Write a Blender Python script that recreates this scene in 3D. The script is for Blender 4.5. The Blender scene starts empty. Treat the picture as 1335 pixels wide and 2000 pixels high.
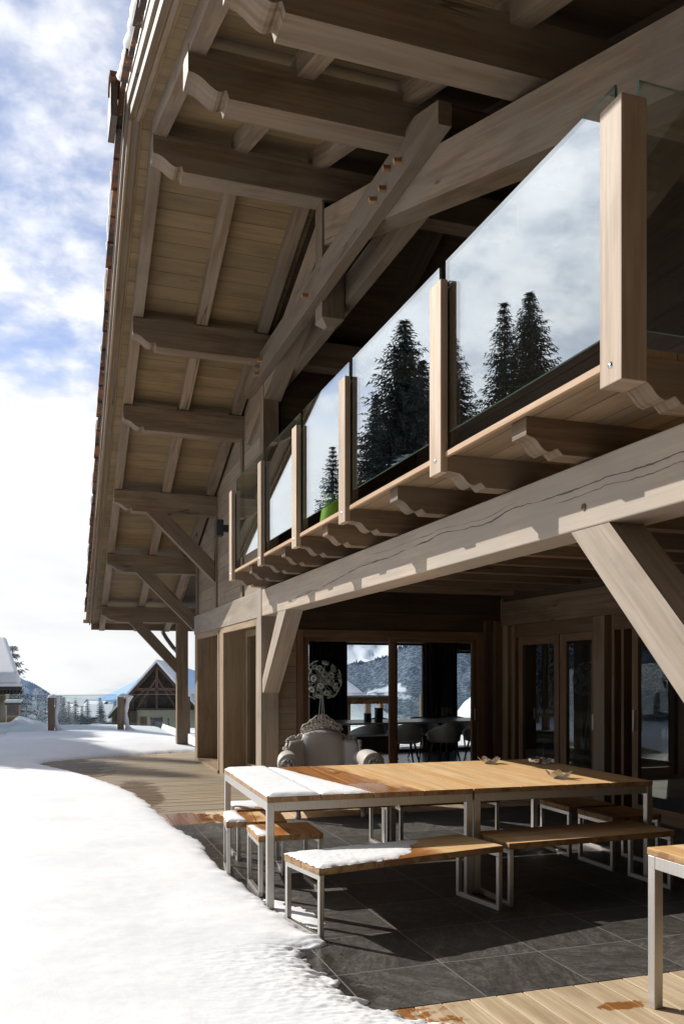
import bpy, bmesh, math, random
from mathutils import Vector, Matrix, noise as mn
random.seed(7)
C = bpy.context.scene.collection
SC = bpy.context.scene
R = math.radians
V = Vector

# ------------------------------------------------------------------ helpers
class MB:
    """collects faces with wood-style UVs (u runs along the grain, metres)"""
    def __init__(s):
        s.v = []; s.f = []; s.uv = []; s.mi = []; s.sm = []
    def face(s, pts, uvs=None, mi=0, smooth=False):
        n = len(s.v); s.v += [tuple(p) for p in pts]
        s.f.append(tuple(range(n, n + len(pts))))
        s.uv.append(uvs or [(0, 0)] * len(pts)); s.mi.append(mi); s.sm.append(smooth)
    def hexa(s, c, L, S, U, l, w, h, mi=0):
        """box: centre c, unit axes L (grain), S, U and sizes"""
        ou, ov = random.random() * 40, random.random() * 40
        def P(a, b, d): return c + L * (a * l / 2) + S * (b * w / 2) + U * (d * h / 2)
        n = len(s.v)
        idx = {}
        for a in (-1, 1):
            for b in (-1, 1):
                for d in (-1, 1):
                    idx[(a, b, d)] = len(s.v); s.v.append(tuple(P(a, b, d)))
        def F(ks, fu):
            s.f.append(tuple(idx[k] for k in ks)); s.uv.append([fu(k) for k in ks]); s.mi.append(mi); s.sm.append(False)
        right = (L.cross(S)).dot(U) > 0
        fs = [([(-1,-1,1),(1,-1,1),(1,1,1),(-1,1,1)], lambda k: (k[0]*l/2+ou, k[1]*w/2+ov)),
              ([(-1,1,-1),(1,1,-1),(1,-1,-1),(-1,-1,-1)], lambda k: (k[0]*l/2+ou, k[1]*w/2+ov+7)),
              ([(-1,-1,-1),(1,-1,-1),(1,-1,1),(-1,-1,1)], lambda k: (k[0]*l/2+ou, k[2]*h/2+ov+3)),
              ([(-1,1,1),(1,1,1),(1,1,-1),(-1,1,-1)], lambda k: (k[0]*l/2+ou, k[2]*h/2+ov+11)),
              ([(1,-1,-1),(1,1,-1),(1,1,1),(1,-1,1)], lambda k: (k[1]*w/2*.3+ou, k[2]*h/2+ov+17)),
              ([(-1,-1,1),(-1,1,1),(-1,1,-1),(-1,-1,-1)], lambda k: (k[1]*w/2*.3+ou, k[2]*h/2+ov+19))]
        for ks, fu in fs:
            F(ks if right else ks[::-1], fu)
        return s
    def box(s, x0, x1, y0, y1, z0, z1, ax=None, mi=0):
        d = (abs(x1-x0), abs(y1-y0), abs(z1-z0))
        if ax is None: ax = 'xyz'[d.index(max(d))]
        c = V(((x0+x1)/2, (y0+y1)/2, (z0+z1)/2))
        X, Y, Z = V((1,0,0)), V((0,1,0)), V((0,0,1))
        if ax == 'x': return s.hexa(c, X, Y, Z, d[0], d[1], d[2], mi)
        if ax == 'y': return s.hexa(c, Y, Z, X, d[1], d[2], d[0], mi)
        return s.hexa(c, Z, X, Y, d[2], d[0], d[1], mi)
    def bar(s, p0, p1, w, h, up=(0,0,1), mi=0):
        p0, p1 = V(p0), V(p1); L = (p1-p0); l = L.length; L.normalize()
        U = V(up); S = U.cross(L); S.normalize(); U = L.cross(S)
        return s.hexa((p0+p1)/2, L, S, U, l, w, h, mi)
    def prism(s, poly, O, A, B, T, t, mi=0, grain='a', smooth=False):
        """poly in (a,b) of axes A,B at origin O, extruded t along T"""
        O, A, B, T = V(O), V(A), V(B), V(T)
        ou, ov = random.random() * 40, random.random() * 40
        p = [O + A*a + B*b for a, b in poly]; q = [x + T*t for x in p]
        best = max(range(len(poly)), key=lambda i: math.hypot(poly[i][0]-poly[i-1][0], poly[i][1]-poly[i-1][1]))
        ga, gb = poly[best][0]-poly[best-1][0], poly[best][1]-poly[best-1][1]; gl = math.hypot(ga, gb); ga /= gl; gb /= gl
        if grain == 'x': ga, gb = 1, 0
        g = lambda a, b: (a*ga+b*gb+ou, -a*gb+b*ga+ov)
        area = sum(poly[i][0]*poly[(i+1) % len(poly)][1]-poly[(i+1) % len(poly)][0]*poly[i][1] for i in range(len(poly)))
        flip = (area > 0) == (A.cross(B).dot(T) > 0)
        uv = [g(a, b) for a, b in poly]
        if flip:
            s.face(p[::-1], uv[::-1], mi); s.face(q, [(u, v+5) for u, v in uv], mi)
        else:
            s.face(p, uv, mi); s.face(q[::-1], [(u, v+5) for u, v in uv][::-1], mi)
        n = len(p)
        for i in range(n):
            j = (i+1) % n
            u0 = uv[i]; u1 = uv[j]
            quad = [p[i], p[j], q[j], q[i]]; w = [(u0[0], ov+9), (u1[0], ov+9), (u1[0], ov+9+t), (u0[0], ov+9+t)]
            if abs(u0[0]-u1[0]) < 1e-6: w = [(u0[0], u0[1]), (u1[0], u1[1]), (u1[0]+t*.3, u1[1]), (u0[0]+t*.3, u0[1])]
            if not flip: quad = quad[::-1]; w = w[::-1]
            s.face(quad, w, mi, smooth)
        return s
    def tube(s, pts, r, n=8, mi=0, cap=True, smooth=True):
        pts = [V(p) for p in pts]; m = len(pts)
        rs = r if isinstance(r, (list, tuple)) else [r]*m
        base = len(s.v); prev = None
        for i, p in enumerate(pts):
            t = (pts[min(i+1, m-1)] - pts[max(i-1, 0)])
            if t.length < 1e-9: t = V((0,0,1))
            t.normalize()
            if prev is None:
                a = V((0,0,1)) if abs(t.z) < .9 else V((1,0,0))
                e = t.cross(a).normalized()
            else:
                e = (prev - t*prev.dot(t)); e = e.normalized() if e.length > 1e-6 else t.orthogonal().normalized()
            prev = e; b = t.cross(e)
            for k in range(n):
                an = 2*math.pi*k/n
                s.v.append(tuple(p + (e*math.cos(an) + b*math.sin(an))*rs[i]))
        for i in range(m-1):
            for k in range(n):
                k2 = (k+1) % n
                s.f.append((base+i*n+k, base+i*n+k2, base+(i+1)*n+k2, base+(i+1)*n+k))
                s.uv.append([(i*.1, k*.05), (i*.1, k*.05+.05), (i*.1+.1, k*.05+.05), (i*.1+.1, k*.05)]); s.mi.append(mi); s.sm.append(smooth)
        if cap:
            for o, rev in ((0, True), ((m-1)*n, False)):
                ks = [base+o+k for k in range(n)]
                s.f.append(tuple(ks[::-1] if rev else ks)); s.uv.append([(0,0)]*n); s.mi.append(mi); s.sm.append(False)
        return s
    def lathe(s, prof, c=(0,0,0), ax=(0,0,1), n=24, mi=0, smooth=True):
        c = V(c); ax = V(ax).normalized(); e = ax.orthogonal().normalized(); b = ax.cross(e)
        base = len(s.v); m = len(prof)
        for r, z in prof:
            for k in range(n):
                an = 2*math.pi*k/n
                s.v.append(tuple(c + ax*z + (e*math.cos(an)+b*math.sin(an))*max(r, 1e-5)))
        for i in range(m-1):
            for k in range(n):
                k2 = (k+1) % n
                s.f.append((base+i*n+k, base+i*n+k2, base+(i+1)*n+k2, base+(i+1)*n+k)); s.uv.append([(0,0)]*4); s.mi.append(mi); s.sm.append(smooth)
        return s
    def ball(s, c, r, n=8, mi=0, sc=(1,1,1)):
        c = V(c); base = len(s.v); m = n//2+1
        for i in range(m+1):
            th = math.pi*i/m
            for k in range(n):
                ph = 2*math.pi*k/n
                s.v.append((c.x+r*sc[0]*math.sin(th)*math.cos(ph), c.y+r*sc[1]*math.sin(th)*math.sin(ph), c.z+r*sc[2]*math.cos(th)))
        for i in range(m):
            for k in range(n):
                k2 = (k+1) % n
                s.f.append((base+i*n+k, base+(i+1)*n+k, base+(i+1)*n+k2, base+i*n+k2)); s.uv.append([(0,0)]*4); s.mi.append(mi); s.sm.append(True)
        return s
    def grid(s, fn, nu, nv, mi=0, keep=None, uvs=1.0):
        base = len(s.v); ok = []
        for j in range(nv+1):
            for i in range(nu+1):
                s.v.append(tuple(fn(i/nu, j/nv)))
        for j in range(nv):
            for i in range(nu):
                if keep and not keep((i+.5)/nu, (j+.5)/nv): continue
                a = base+j*(nu+1)+i
                s.f.append((a, a+1, a+nu+2, a+nu+1)); s.uv.append([(i/nu*uvs, j/nv*uvs), ((i+1)/nu*uvs, j/nv*uvs), ((i+1)/nu*uvs, (j+1)/nv*uvs), (i/nu*uvs, (j+1)/nv*uvs)])
                s.mi.append(mi); s.sm.append(True)
        return s
    def mesh(s, name):
        me = bpy.data.meshes.new(name); me.from_pydata(s.v, [], s.f)
        ul = me.uv_layers.new(name='grain'); flat = []
        for u in s.uv:
            for a in u: flat += [a[0], a[1]]
        ul.data.foreach_set('uv', flat)
        me.polygons.foreach_set('material_index', s.mi); me.polygons.foreach_set('use_smooth', s.sm)
        me.update(); return me
    def build(s, name, mat, parent=None, bevel=0, seg=2, weld=False, subd=0):
        me = s.mesh(name)
        for m in (mat if isinstance(mat, (list, tuple)) else [mat]): me.materials.append(m)
        if weld:
            bm = bmesh.new(); bm.from_mesh(me); bmesh.ops.remove_doubles(bm, verts=bm.verts, dist=1e-4); bmesh.ops.recalc_face_normals(bm, faces=bm.faces); bm.to_mesh(me); bm.free()
        o = bpy.data.objects.new(name, me); C.objects.link(o)
        if parent: o.parent = parent
        if bevel:
            b = o.modifiers.new('bevel', 'BEVEL'); b.width = bevel; b.segments = seg; b.limit_method = 'ANGLE'; b.angle_limit = R(40)
        if subd:
            m = o.modifiers.new('sub', 'SUBSURF'); m.levels = subd; m.render_levels = subd
        return o

def empty(name, label, cat, loc=(0,0,0), rz=0, group=None):
    o = bpy.data.objects.new(name, None); C.objects.link(o); o.location = loc; o.rotation_euler = (0,0,rz)
    o.empty_display_size = .2
    return tag(o, label, cat, group)
def tag(o, label, cat, group=None):
    o['label'] = label; o['category'] = cat
    if group: o['group'] = group
    return o
def struct(o): o['kind'] = 'structure'; return o
def copy_thing(root, loc=None, rz=None, label=None, scale=None):
    r = root.copy(); C.objects.link(r)
    if loc is not None: r.location = loc
    if rz is not None: r.rotation_euler = (0,0,rz)
    if scale is not None: r.scale = scale
    if label: r['label'] = label
    for ch in list(root.children):
        c = ch.copy(); C.objects.link(c); c.parent = r
        for g in list(ch.children):
            d = g.copy(); C.objects.link(d); d.parent = c
    return r
def n3(x, y, z=0.0, s=1.0): return mn.noise(V((x*s, y*s, z*s)))
def fbm(x, y, z=0.0, o=4):
    a = 0; w = 1; t = 0
    for i in range(o):
        a += w*mn.noise(V((x, y, z+i*7.3))); t += w; w *= .5; x *= 2.03; y *= 2.03
    return a/t
def sstep(a, b, x):
    t = max(0, min(1, (x-a)/(b-a))); return t*t*(3-2*t)

# ------------------------------------------------------------------ material DSL
class NT:
    def __init__(s, name):
        s.m = bpy.data.materials.new(name); s.m.use_nodes = True; s.t = s.m.node_tree
        s.t.nodes.clear(); s.out = s.t.nodes.new('ShaderNodeOutputMaterial')
    def n(s, typ, ins=None, **kw):
        d = s.t.nodes.new('ShaderNode'+typ)
        for k, v in kw.items(): setattr(d, k, v)
        for k, v in (ins or {}).items():
            if isinstance(v, bpy.types.NodeSocket): s.t.links.new(v, d.inputs[k])
            else: d.inputs[k].default_value = v
        return d
    def math(s, op, a, b=0.0, c=None, clamp=False):
        ins = {0: a, 1: b}
        if c is not None: ins[2] = c
        return s.n('Math', ins, operation=op, use_clamp=clamp).outputs[0]
    def mix(s, f, a, b, mode='MIX'):
        d = s.n('MixRGB', {0: f, 1: a, 2: b}, blend_type=mode); return d.outputs[0]
    def ramp(s, f, stops, interp='LINEAR'):
        d = s.n('ValToRGB', {0: f}); d.color_ramp.interpolation = interp
        e = d.color_ramp.elements
        e[0].position, e[0].color = stops[0][0], stops[0][1]; e[1].position, e[1].color = stops[-1][0], stops[-1][1]
        for p, c in stops[1:-1]:
            x = e.new(p); x.color = c
        return d.outputs[0]
    def ss(s, v, a, b):
        return s.n('MapRange', {0: v, 1: a, 2: b, 3: 0.0, 4: 1.0}, interpolation_type='SMOOTHSTEP').outputs[0]
    def noise(s, vec, scale, detail=4, rough=.55, dist=0, w=None):
        ins = {'Vector': vec, 'Scale': scale, 'Detail': detail, 'Roughness': rough, 'Distortion': dist}
        if w is not None:
            d = s.t.nodes.new('ShaderNodeTexNoise'); d.noise_dimensions = '4D'
            for k, v in {**ins, 'W': w}.items():
                if isinstance(v, bpy.types.NodeSocket): s.t.links.new(v, d.inputs[k])
                else: d.inputs[k].default_value = v
            return d.outputs[0]
        return s.n('TexNoise', ins).outputs[0]
    def map(s, vec, scale=(1,1,1), loc=(0,0,0), rot=(0,0,0)):
        return s.n('Mapping', {'Vector': vec, 'Scale': scale, 'Location': loc, 'Rotation': rot}).outputs[0]
    def bsdf(s, **ins):
        b = s.n('BsdfPrincipled', {k.replace('_', ' '): v for k, v in ins.items()})
        s.t.links.new(b.outputs[0], s.out.inputs[0]); return b
    def bump(s, h, strength=.3, dist=.01):
        return s.n('Bump', {'Height': h, 'Strength': strength, 'Distance': dist}).outputs[0]
    def surf(s, sock): s.t.links.new(sock, s.out.inputs[0]); return s.m
def c4(c): return (c[0], c[1], c[2], 1)
def val(s, v):
    return (v, v, v, 1)

def wood(name, dark, light, grey=None, rough=.6, crack=.6, plank=0.0, groove=.03, knots=.5, contrast=1.0, vplank=None, spec=.3, gs=1.0, weather=.0):
    t = NT(name)
    uv = t.n('UVMap', uv_map='grain').outputs[0]
    rnd = t.n('ObjectInfo').outputs['Random']
    w = t.math('MULTIPLY', rnd, 37.0)
    pos = t.n('NewGeometry').outputs['Position']
    fine = t.noise(t.map(uv, (1.6*gs, 34*gs, 1)), 1.0, 5, .6, .4, w)
    mid = t.noise(t.map(uv, (.7*gs, 7*gs, 1)), 1.0, 3, .5, .8, w)
    big = t.noise(pos, .9, 3, .55)
    f = t.math('ADD', t.math('MULTIPLY', fine, .55), t.math('MULTIPLY', mid, .45))
    a = .5-.16/contrast*1.0; b = .5+.16/contrast
    f = t.ss(f, a, b)
    col = t.mix(f, c4(dark), c4(light))
    if grey:
        g = t.ss(t.math('ADD', t.math('MULTIPLY', big, .7), t.math('MULTIPLY', mid, .3)), .40, .62)
        col = t.mix(t.math('MULTIPLY', g, .75), col, c4(grey))
    # water stains and per-beam tint
    stn = t.ss(t.noise(t.map(uv, (1.1, 2.6, 1)), 1.0, 4, .6, .6, t.math('ADD', w, 4.0)), .47, .70)
    col = t.mix(t.math('MULTIPLY', stn, .55), col, t.mix(1.0, col, (.58,.54,.52,1), 'MULTIPLY'))
    tint = t.math('MULTIPLY_ADD', rnd, .40, .80)
    comb = t.n('CombineColor', {0: tint, 1: tint, 2: tint}).outputs[0]
    col = t.mix(1.0, col, comb, 'MULTIPLY')
    h = fine
    if knots:
        vo = t.n('TexVoronoi', {'Vector': t.map(uv, (1.15, 5.5, 1)), 'Scale': 1.0, 'Randomness': 1.0})
        k = t.ss(vo.outputs['Distance'], .10, .03)
        pick = t.ss(t.n('SeparateColor', {0: vo.outputs['Color']}).outputs[0], .55, .6)
        k = t.math('MULTIPLY', t.math('MULTIPLY', k, pick), knots)
        col = t.mix(k, col, c4([x*.35 for x in dark]))
    if crack:
        cr = t.noise(t.map(uv, (.16, 4.2, 1)), 1.0, 3, .45, .0, w)
        line = t.ss(t.math('ABSOLUTE', t.math('SUBTRACT', cr, .5)), .0055, .0012)
        gate = t.ss(t.noise(t.map(uv, (.6, 2.2, 1)), 1.0, 1, .5, 0, t.math('ADD', w, 9.0)), .60, .66)
        line = t.math('MULTIPLY', t.math('MULTIPLY', line, gate), crack)
        col = t.mix(line, col, c4([x*.12 for x in dark]))
        h = t.math('SUBTRACT', h, t.math('MULTIPLY', line, 3.0))
    if plank:
        sv = t.n('SeparateXYZ', {0: uv})
        v = sv.outputs[1]
        q = t.math('DIVIDE', v, plank)
        fr = t.math('FRACT', q)
        e = t.math('MULTIPLY', t.math('ABSOLUTE', t.math('SUBTRACT', fr, .5)), 2.0)
        line = t.ss(e, 1-groove*2, 1-groove*.6)
        cell = t.math('FLOOR', q)
        wn = t.n('TexWhiteNoise', {'Vector': t.n('CombineXYZ', {0: cell, 1: w, 2: 0.0}).outputs[0]}).outputs[0]
        tt = t.math('MULTIPLY_ADD', wn, .3, .85)
        col = t.mix(1.0, col, t.n('CombineColor', {0: tt, 1: tt, 2: tt}).outputs[0], 'MULTIPLY')
        col = t.mix(t.math('MULTIPLY', line, .85), col, c4([x*.12 for x in dark]))
        h = t.math('SUBTRACT', h, t.math('MULTIPLY', line, 2.0))
    bp = t.bump(h, .5, .004)
    t.bsdf(Base_Color=col, Roughness=rough, Normal=bp, **{'Specular IOR Level': spec})
    return t.m

def simple(name, col, rough=.5, metal=0, spec=.5, var=.0, vs=8, bump=0, **kw):
    t = NT(name)
    c = c4(col)
    tc = t.n('TexCoord').outputs['Object']
    if var:
        f = t.noise(tc, vs, 4)
        c = t.mix(f, c4([x*(1-var) for x in col]), c4([min(1, x*(1+var)) for x in col]))
    ins = dict(Base_Color=c, Roughness=rough, Metallic=metal)
    if bump: ins['Normal'] = t.bump(t.noise(tc, vs*3, 5), bump, .01)
    t.bsdf(**ins, **{'Specular IOR Level': spec}, **kw)
    return t.m

def glass_pane(name, tint=(.93,.97,.95), r0=.045, p=5.0, gain=1.0, rough=0.0):
    t = NT(name)
    fc = t.n('LayerWeight', {'Blend': .5}).outputs['Facing']
    r = t.math('MULTIPLY_ADD', t.math('POWER', fc, p), (1-r0)*gain, r0, clamp=True)
    tr = t.n('BsdfTransparent', {0: c4(tint)}).outputs[0]
    gl = t.n('BsdfGlossy', {'Color': (.92,.97,1,1), 'Roughness': rough}).outputs[0]
    return t.surf(t.n('MixShader', {0: r, 1: tr, 2: gl}).outputs[0])
# ------------------------------------------------------------------ materials
M = {}
M['beam'] = wood('grey_stained_timber', (.145,.097,.060), (.245,.175,.113), (.180,.145,.110), contrast=1.5, crack=.8, knots=.9)  # darker copy for timbers out of the sun, shade put into the colour
M['beam_big'] = wood('lit_copy_beam_timber', (.33,.265,.205), (.47,.39,.31), (.35,.305,.255), contrast=1.4, crack=.25, knots=1.0)  # lighter copy for beams in the sun, light put into the colour
M['soffit'] = wood('roof_boarding', (.205,.135,.062), (.31,.215,.108), (.24,.172,.095), plank=.21, groove=.022, crack=0, knots=.5)
M['clad'] = wood('wall_cladding', (.205,.15,.105), (.30,.235,.17), (.24,.195,.15), plank=.2, groove=.02, crack=0, knots=.6)
M['fresh'] = wood('balcony_softwood', (.42,.27,.16), (.56,.385,.25), None, crack=0, knots=.5)
M['balboard'] = wood('balcony_boarding', (.27,.185,.11), (.38,.275,.17), None, plank=.17, groove=.025, crack=0, knots=.4)
M['post'] = wood('balcony_post_timber', (.36,.265,.19), (.50,.395,.305), None, contrast=1.3, crack=.3, knots=.8)
M['dark'] = wood('shade_toned_panelling', (.050,.031,.018), (.085,.055,.034), None, plank=.3, groove=.015, crack=0)  # inner timber with its shade put into the colour
M['frame'] = wood('window_frame_larch', (.12,.072,.042), (.19,.122,.074), None, crack=0, knots=.2)
M['reveal'] = wood('door_reveal_boarding', (.24,.17,.105), (.33,.25,.165), None, crack=.2, knots=.4)
M['deck'] = wood('deck_boards', (.40,.31,.20), (.60,.49,.35), (.46,.40,.31), crack=.25, knots=1.0, rough=.65)
M['teak'] = None
M['peg'] = wood('oak_peg', (.30,.16,.075), (.42,.25,.12), None, crack=0, knots=0)
M['tile'] = None

def steel():
    t = NT('brushed_steel')
    tc = t.n('TexCoord').outputs['Object']
    f = t.noise(t.map(tc, (120, 120, 3)), 1.0, 3)
    c = t.mix(f, (.46,.44,.41,1), (.62,.60,.57,1))
    t.bsdf(Base_Color=c, Metallic=.85, Roughness=t.math('MULTIPLY_ADD', f, .25, .28))
    return t.m
M['steel'] = steel()
M['bolt'] = simple('bolt_zinc', (.55,.55,.55), .3, 1.0)
M['black'] = simple('black_paint', (.015,.015,.017), .5)
M['lampgrey'] = simple('anthracite_lamp', (.035,.04,.05), .45)
M['curtain'] = simple('black_curtain', (.006,.006,.008), .9, spec=.1)
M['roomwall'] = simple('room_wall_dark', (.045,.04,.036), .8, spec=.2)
M['roomfloor'] = simple('room_floor', (.20,.18,.16), .3)
M['copper'] = simple('copper_gutter', (.35,.17,.09), .35, .9)
M['zinc'] = simple('zinc_downpipe', (.30,.29,.28), .35, .9)
M['flash'] = simple('verge_flashing', (.30,.285,.26), .4, .5)
M['green'] = simple('lime_green_plastic', (.30,.55,.05), .35)
M['whitepl'] = simple('white_moulded_plastic', (.52,.48,.44), .42, spec=.4, var=.05, vs=14)
M['lampwhite'] = simple('white_lamp_disc', (.62,.66,.58), .4)
M['chairshell'] = simple('grey_moulded_chair', (.58,.59,.60), .4)
M['chairleg'] = simple('chair_leg_wood', (.06,.045,.035), .5)
M['tabletopin'] = simple('dark_table_top', (.45,.45,.45), .3)
M['glass'] = glass_pane('balustrade_glass', (.90,.94,.93), .185, 2.5, .95)
M['side_glass'] = glass_pane('terrace_side_glass', (.8,.85,.86), .19, 3.0, .9)
M['glass_edge'] = simple('green_glass_edge', (.10,.22,.19), .15)
M['door_glass'] = glass_pane('door_glass', (.96,.98,.98), .04, 5, .9)
M['fence_glass'] = glass_pane('fence_glass', (.84,.88,.88), .02, 5, .2)

def crystal():
    t = NT('crystal_glass')
    g = t.n('BsdfGlass', {'IOR': 1.5, 'Roughness': 0.0, 'Color': (1,1,1,1)}).outputs[0]
    tr = t.n('BsdfTransparent', {0: (.9,.92,.92,1)}).outputs[0]
    gl = t.n('BsdfGlossy', {'Color': (1,1,1,1), 'Roughness': .02}).outputs[0]
    fc = t.n('LayerWeight', {'Blend': .35}).outputs['Facing']
    mx = t.n('MixShader', {0: t.math('MULTIPLY_ADD', fc, .6, .30, clamp=True), 1: tr, 2: gl}).outputs[0]
    m2 = t.n('MixShader', {0: .35, 1: mx, 2: g}).outputs[0]
    df = t.n('BsdfTranslucent', {0: (.9,.92,.92,1)}).outputs[0]
    return t.surf(t.n('MixShader', {0: .05, 1: m2, 2: df}).outputs[0])
M['crystal'] = crystal()

def snow(name='snow', sh=1.0, gran=1.0, col=(.88,.885,.895)):
    t = NT(name)
    p = t.n('NewGeometry').outputs['Position']
    a = t.noise(p, 9*sh, 5, .6); b = t.noise(p, 60*sh, 3, .6); c = t.noise(p, .8*sh, 3)
    h = t.math('ADD', t.math('MULTIPLY', a, 1.2), t.math('MULTIPLY', b, .35*gran))
    cc = t.mix(t.ss(t.math('ADD', t.math('MULTIPLY', c, .6), t.math('MULTIPLY', a, .4)), .38, .62), c4([col[0]*.90, col[1]*.915, col[2]*.94]), c4(col))
    t.bsdf(Base_Color=cc, Roughness=.75, Normal=t.bump(h, .13*gran, .02), **{'Specular IOR Level': .25, 'Subsurface Weight': .0})
    return t.m
M['snow'] = snow()
M['snowfar'] = snow('far_snow', .2, .6)

def tile_mat():
    t = NT('slate_paving')
    p = t.n('NewGeometry').outputs['Position']
    s = t.n('SeparateXYZ', {0: p})
    def line(v, off, wd):
        f = t.math('FRACT', t.math('DIVIDE', t.math('SUBTRACT', v, off), .6))
        d = t.math('SUBTRACT', .5, t.math('ABSOLUTE', t.math('SUBTRACT', f, .5)))
        return t.ss(d, wd*1.4, wd*.5)
    g = t.math('MAXIMUM', line(s.outputs[0], 2.006-.6*5, .0055), line(s.outputs[1], 4.216-.6*5, .0055))
    cx = t.math('FLOOR', t.math('DIVIDE', t.math('SUBTRACT', s.outputs[0], 2.006-3), .6))
    cy = t.math('FLOOR', t.math('DIVIDE', t.math('SUBTRACT', s.outputs[1], 4.216-3), .6))
    wn = t.n('TexWhiteNoise', {'Vector': t.n('CombineXYZ', {0: cx, 1: cy, 2: 0.0}).outputs[0]})
    rot = t.math('MULTIPLY', wn.outputs[0], 6.28)
    vr = t.n('VectorRotate', {'Vector': p, 'Angle': rot}, rotation_type='Z_AXIS').outputs[0]
    n1 = t.noise(t.map(vr, (3, 11, 3)), 1.0, 8, .72, 1.6)
    n2 = t.noise(p, 1.7, 4, .6); n3_ = t.noise(p, 55, 4, .7); n4 = t.noise(vr, 6.5, 8, .75, 2.2)
    scr = t.ss(t.noise(t.map(vr, (4, 70, 3)), 1.0, 4, .6, 1.5), .62, .78)
    f = t.math('ADD', t.math('ADD', t.math('MULTIPLY', n1, .40), t.math('MULTIPLY', n4, .35)), t.math('MULTIPLY', n3_, .25))
    col = t.ramp(f, [(.36, (.022,.022,.0225,1)), (.50, (.062,.057,.050,1)), (.62, (.135,.126,.112,1)), (.74, (.20,.19,.175,1))])
    tt = t.math('MULTIPLY_ADD', wn.outputs[0], .5, .75)
    col = t.mix(1.0, col, t.n('CombineColor', {0: tt, 1: tt, 2: tt}).outputs[0], 'MULTIPLY')
    col = t.mix(t.math('MULTIPLY', scr, .35), col, (.20,.19,.175,1))
    # melt-water: dark wet band along the snow edge
    edge = t.math('ADD', s.outputs[0], t.math('MULTIPLY', t.math('SUBTRACT', n2, .5), .5))
    edge = t.math('ADD', edge, t.math('MULTIPLY', t.math('SUBTRACT', n3_, .5), .12))
    wet = t.ss(edge, 1.55, 1.40)
    dro = t.n('TexVoronoi', {'Vector': p, 'Scale': 26.0}).outputs['Distance']
    drops = t.math('MULTIPLY', t.ss(dro, .30, .22), t.ss(edge, 1.78, 1.5))
    wet = t.math('MAXIMUM', wet, t.math('MULTIPLY', drops, .8))
    col = t.mix(t.math('MULTIPLY', wet, .72), col, (.010,.0095,.009,1))
    col = t.mix(t.math('MULTIPLY', g, .9), col, (.22,.21,.195,1))
    rough = t.math('SUBTRACT', t.math('MULTIPLY_ADD', n1, .3, .42), t.math('MULTIPLY', wet, .3))
    h = t.math('SUBTRACT', t.math('ADD', n1, t.math('MULTIPLY', n4, .7)), t.math('MULTIPLY', g, 1.2))
    t.bsdf(Base_Color=col, Roughness=rough, Normal=t.bump(h, .22, .006), **{'Specular IOR Level': .35})
    return t.m
M['tile'] = tile_mat()

def teak(name, wetmode):
    """table boards: grain along local Y, wet patch and dry boards by object position"""
    t = NT(name)
    tc = t.n('TexCoord').outputs['Object']
    s = t.n('SeparateXYZ', {0: tc})
    uv = t.n('UVMap', uv_map='grain').outputs[0]
    fine = t.noise(t.map(uv, (2.2, 46, 1)), 1.0, 5, .6, .5)
    mid = t.noise(t.map(uv, (.8, 9, 1)), 1.0, 3, .55, 1.0)
    blo = t.noise(tc, 3.0, 4)
    f = t.ss(t.math('ADD', t.math('MULTIPLY', fine, .45), t.math('MULTIPLY', mid, .55)), .36, .64)
    cell = t.math('FLOOR', t.math('DIVIDE', s.outputs[0], .125))
    wn = t.n('TexWhiteNoise', {'Vector': t.n('CombineXYZ', {0: cell, 1: 3.0, 2: 1.0}).outputs[0]}).outputs[0]
    dry = t.mix(f, (.60,.385,.185,1), (.80,.585,.33,1))
    dry = t.mix(t.math('MULTIPLY', wn, .62), dry, (.62,.32,.10,1))
    wetc = t.mix(f, (.29,.105,.026,1), (.47,.20,.058,1))
    a = t.math('ADD', s.outputs[0], t.math('MULTIPLY', t.math('SUBTRACT', blo, .5), .35))
    if wetmode == 'left':      # table under snow: wet boards fade to dry
        strk = t.noise(t.map(tc, (9, .9, 1)), 1.0, 3, .6)
        a2 = t.math('ADD', a, t.math('ADD', t.math('MULTIPLY', t.math('SUBTRACT', s.outputs[1], .85), .16), t.math('MULTIPLY', t.math('SUBTRACT', strk, .5), .55)))
        wet = t.ss(a2, 1.06, .90)
    elif wetmode == 'bench':
        wet = t.ss(a, .95, .75)
    elif wetmode == 'stool':
        wet = t.ss(t.math('ABSOLUTE', t.math('SUBTRACT', a, .16)), .14, .05)
    else:
        wet = t.math('MULTIPLY', a, 0.0)
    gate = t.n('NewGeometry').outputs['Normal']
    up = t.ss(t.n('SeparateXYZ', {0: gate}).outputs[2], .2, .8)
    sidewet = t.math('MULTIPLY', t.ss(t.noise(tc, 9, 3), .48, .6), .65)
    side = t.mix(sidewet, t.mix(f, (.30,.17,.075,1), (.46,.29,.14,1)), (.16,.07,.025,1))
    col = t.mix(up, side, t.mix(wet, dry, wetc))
    sheen = t.math('MULTIPLY', wet, t.ss(t.noise(t.map(tc, (2.6, 1.5, 1)), 1.0, 2), .50, .56))
    rough = t.math('SUBTRACT', .62, t.math('MULTIPLY', wet, .28))
    rough = t.math('SUBTRACT', rough, t.math('MULTIPLY', t.math('MULTIPLY', sheen, up), .22))
    t.bsdf(Base_Color=col, Roughness=rough, Normal=t.bump(fine, .22, .003), **{'Specular IOR Level': .35})
    return t.m
M['teak_wet'] = teak('teak_table_wet', 'left')
M['teak'] = teak('teak_dry', 'none')
M['teak_bench'] = teak('teak_bench_wet', 'bench')
M['teak_stool'] = teak('teak_stool_wet', 'stool')

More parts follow.
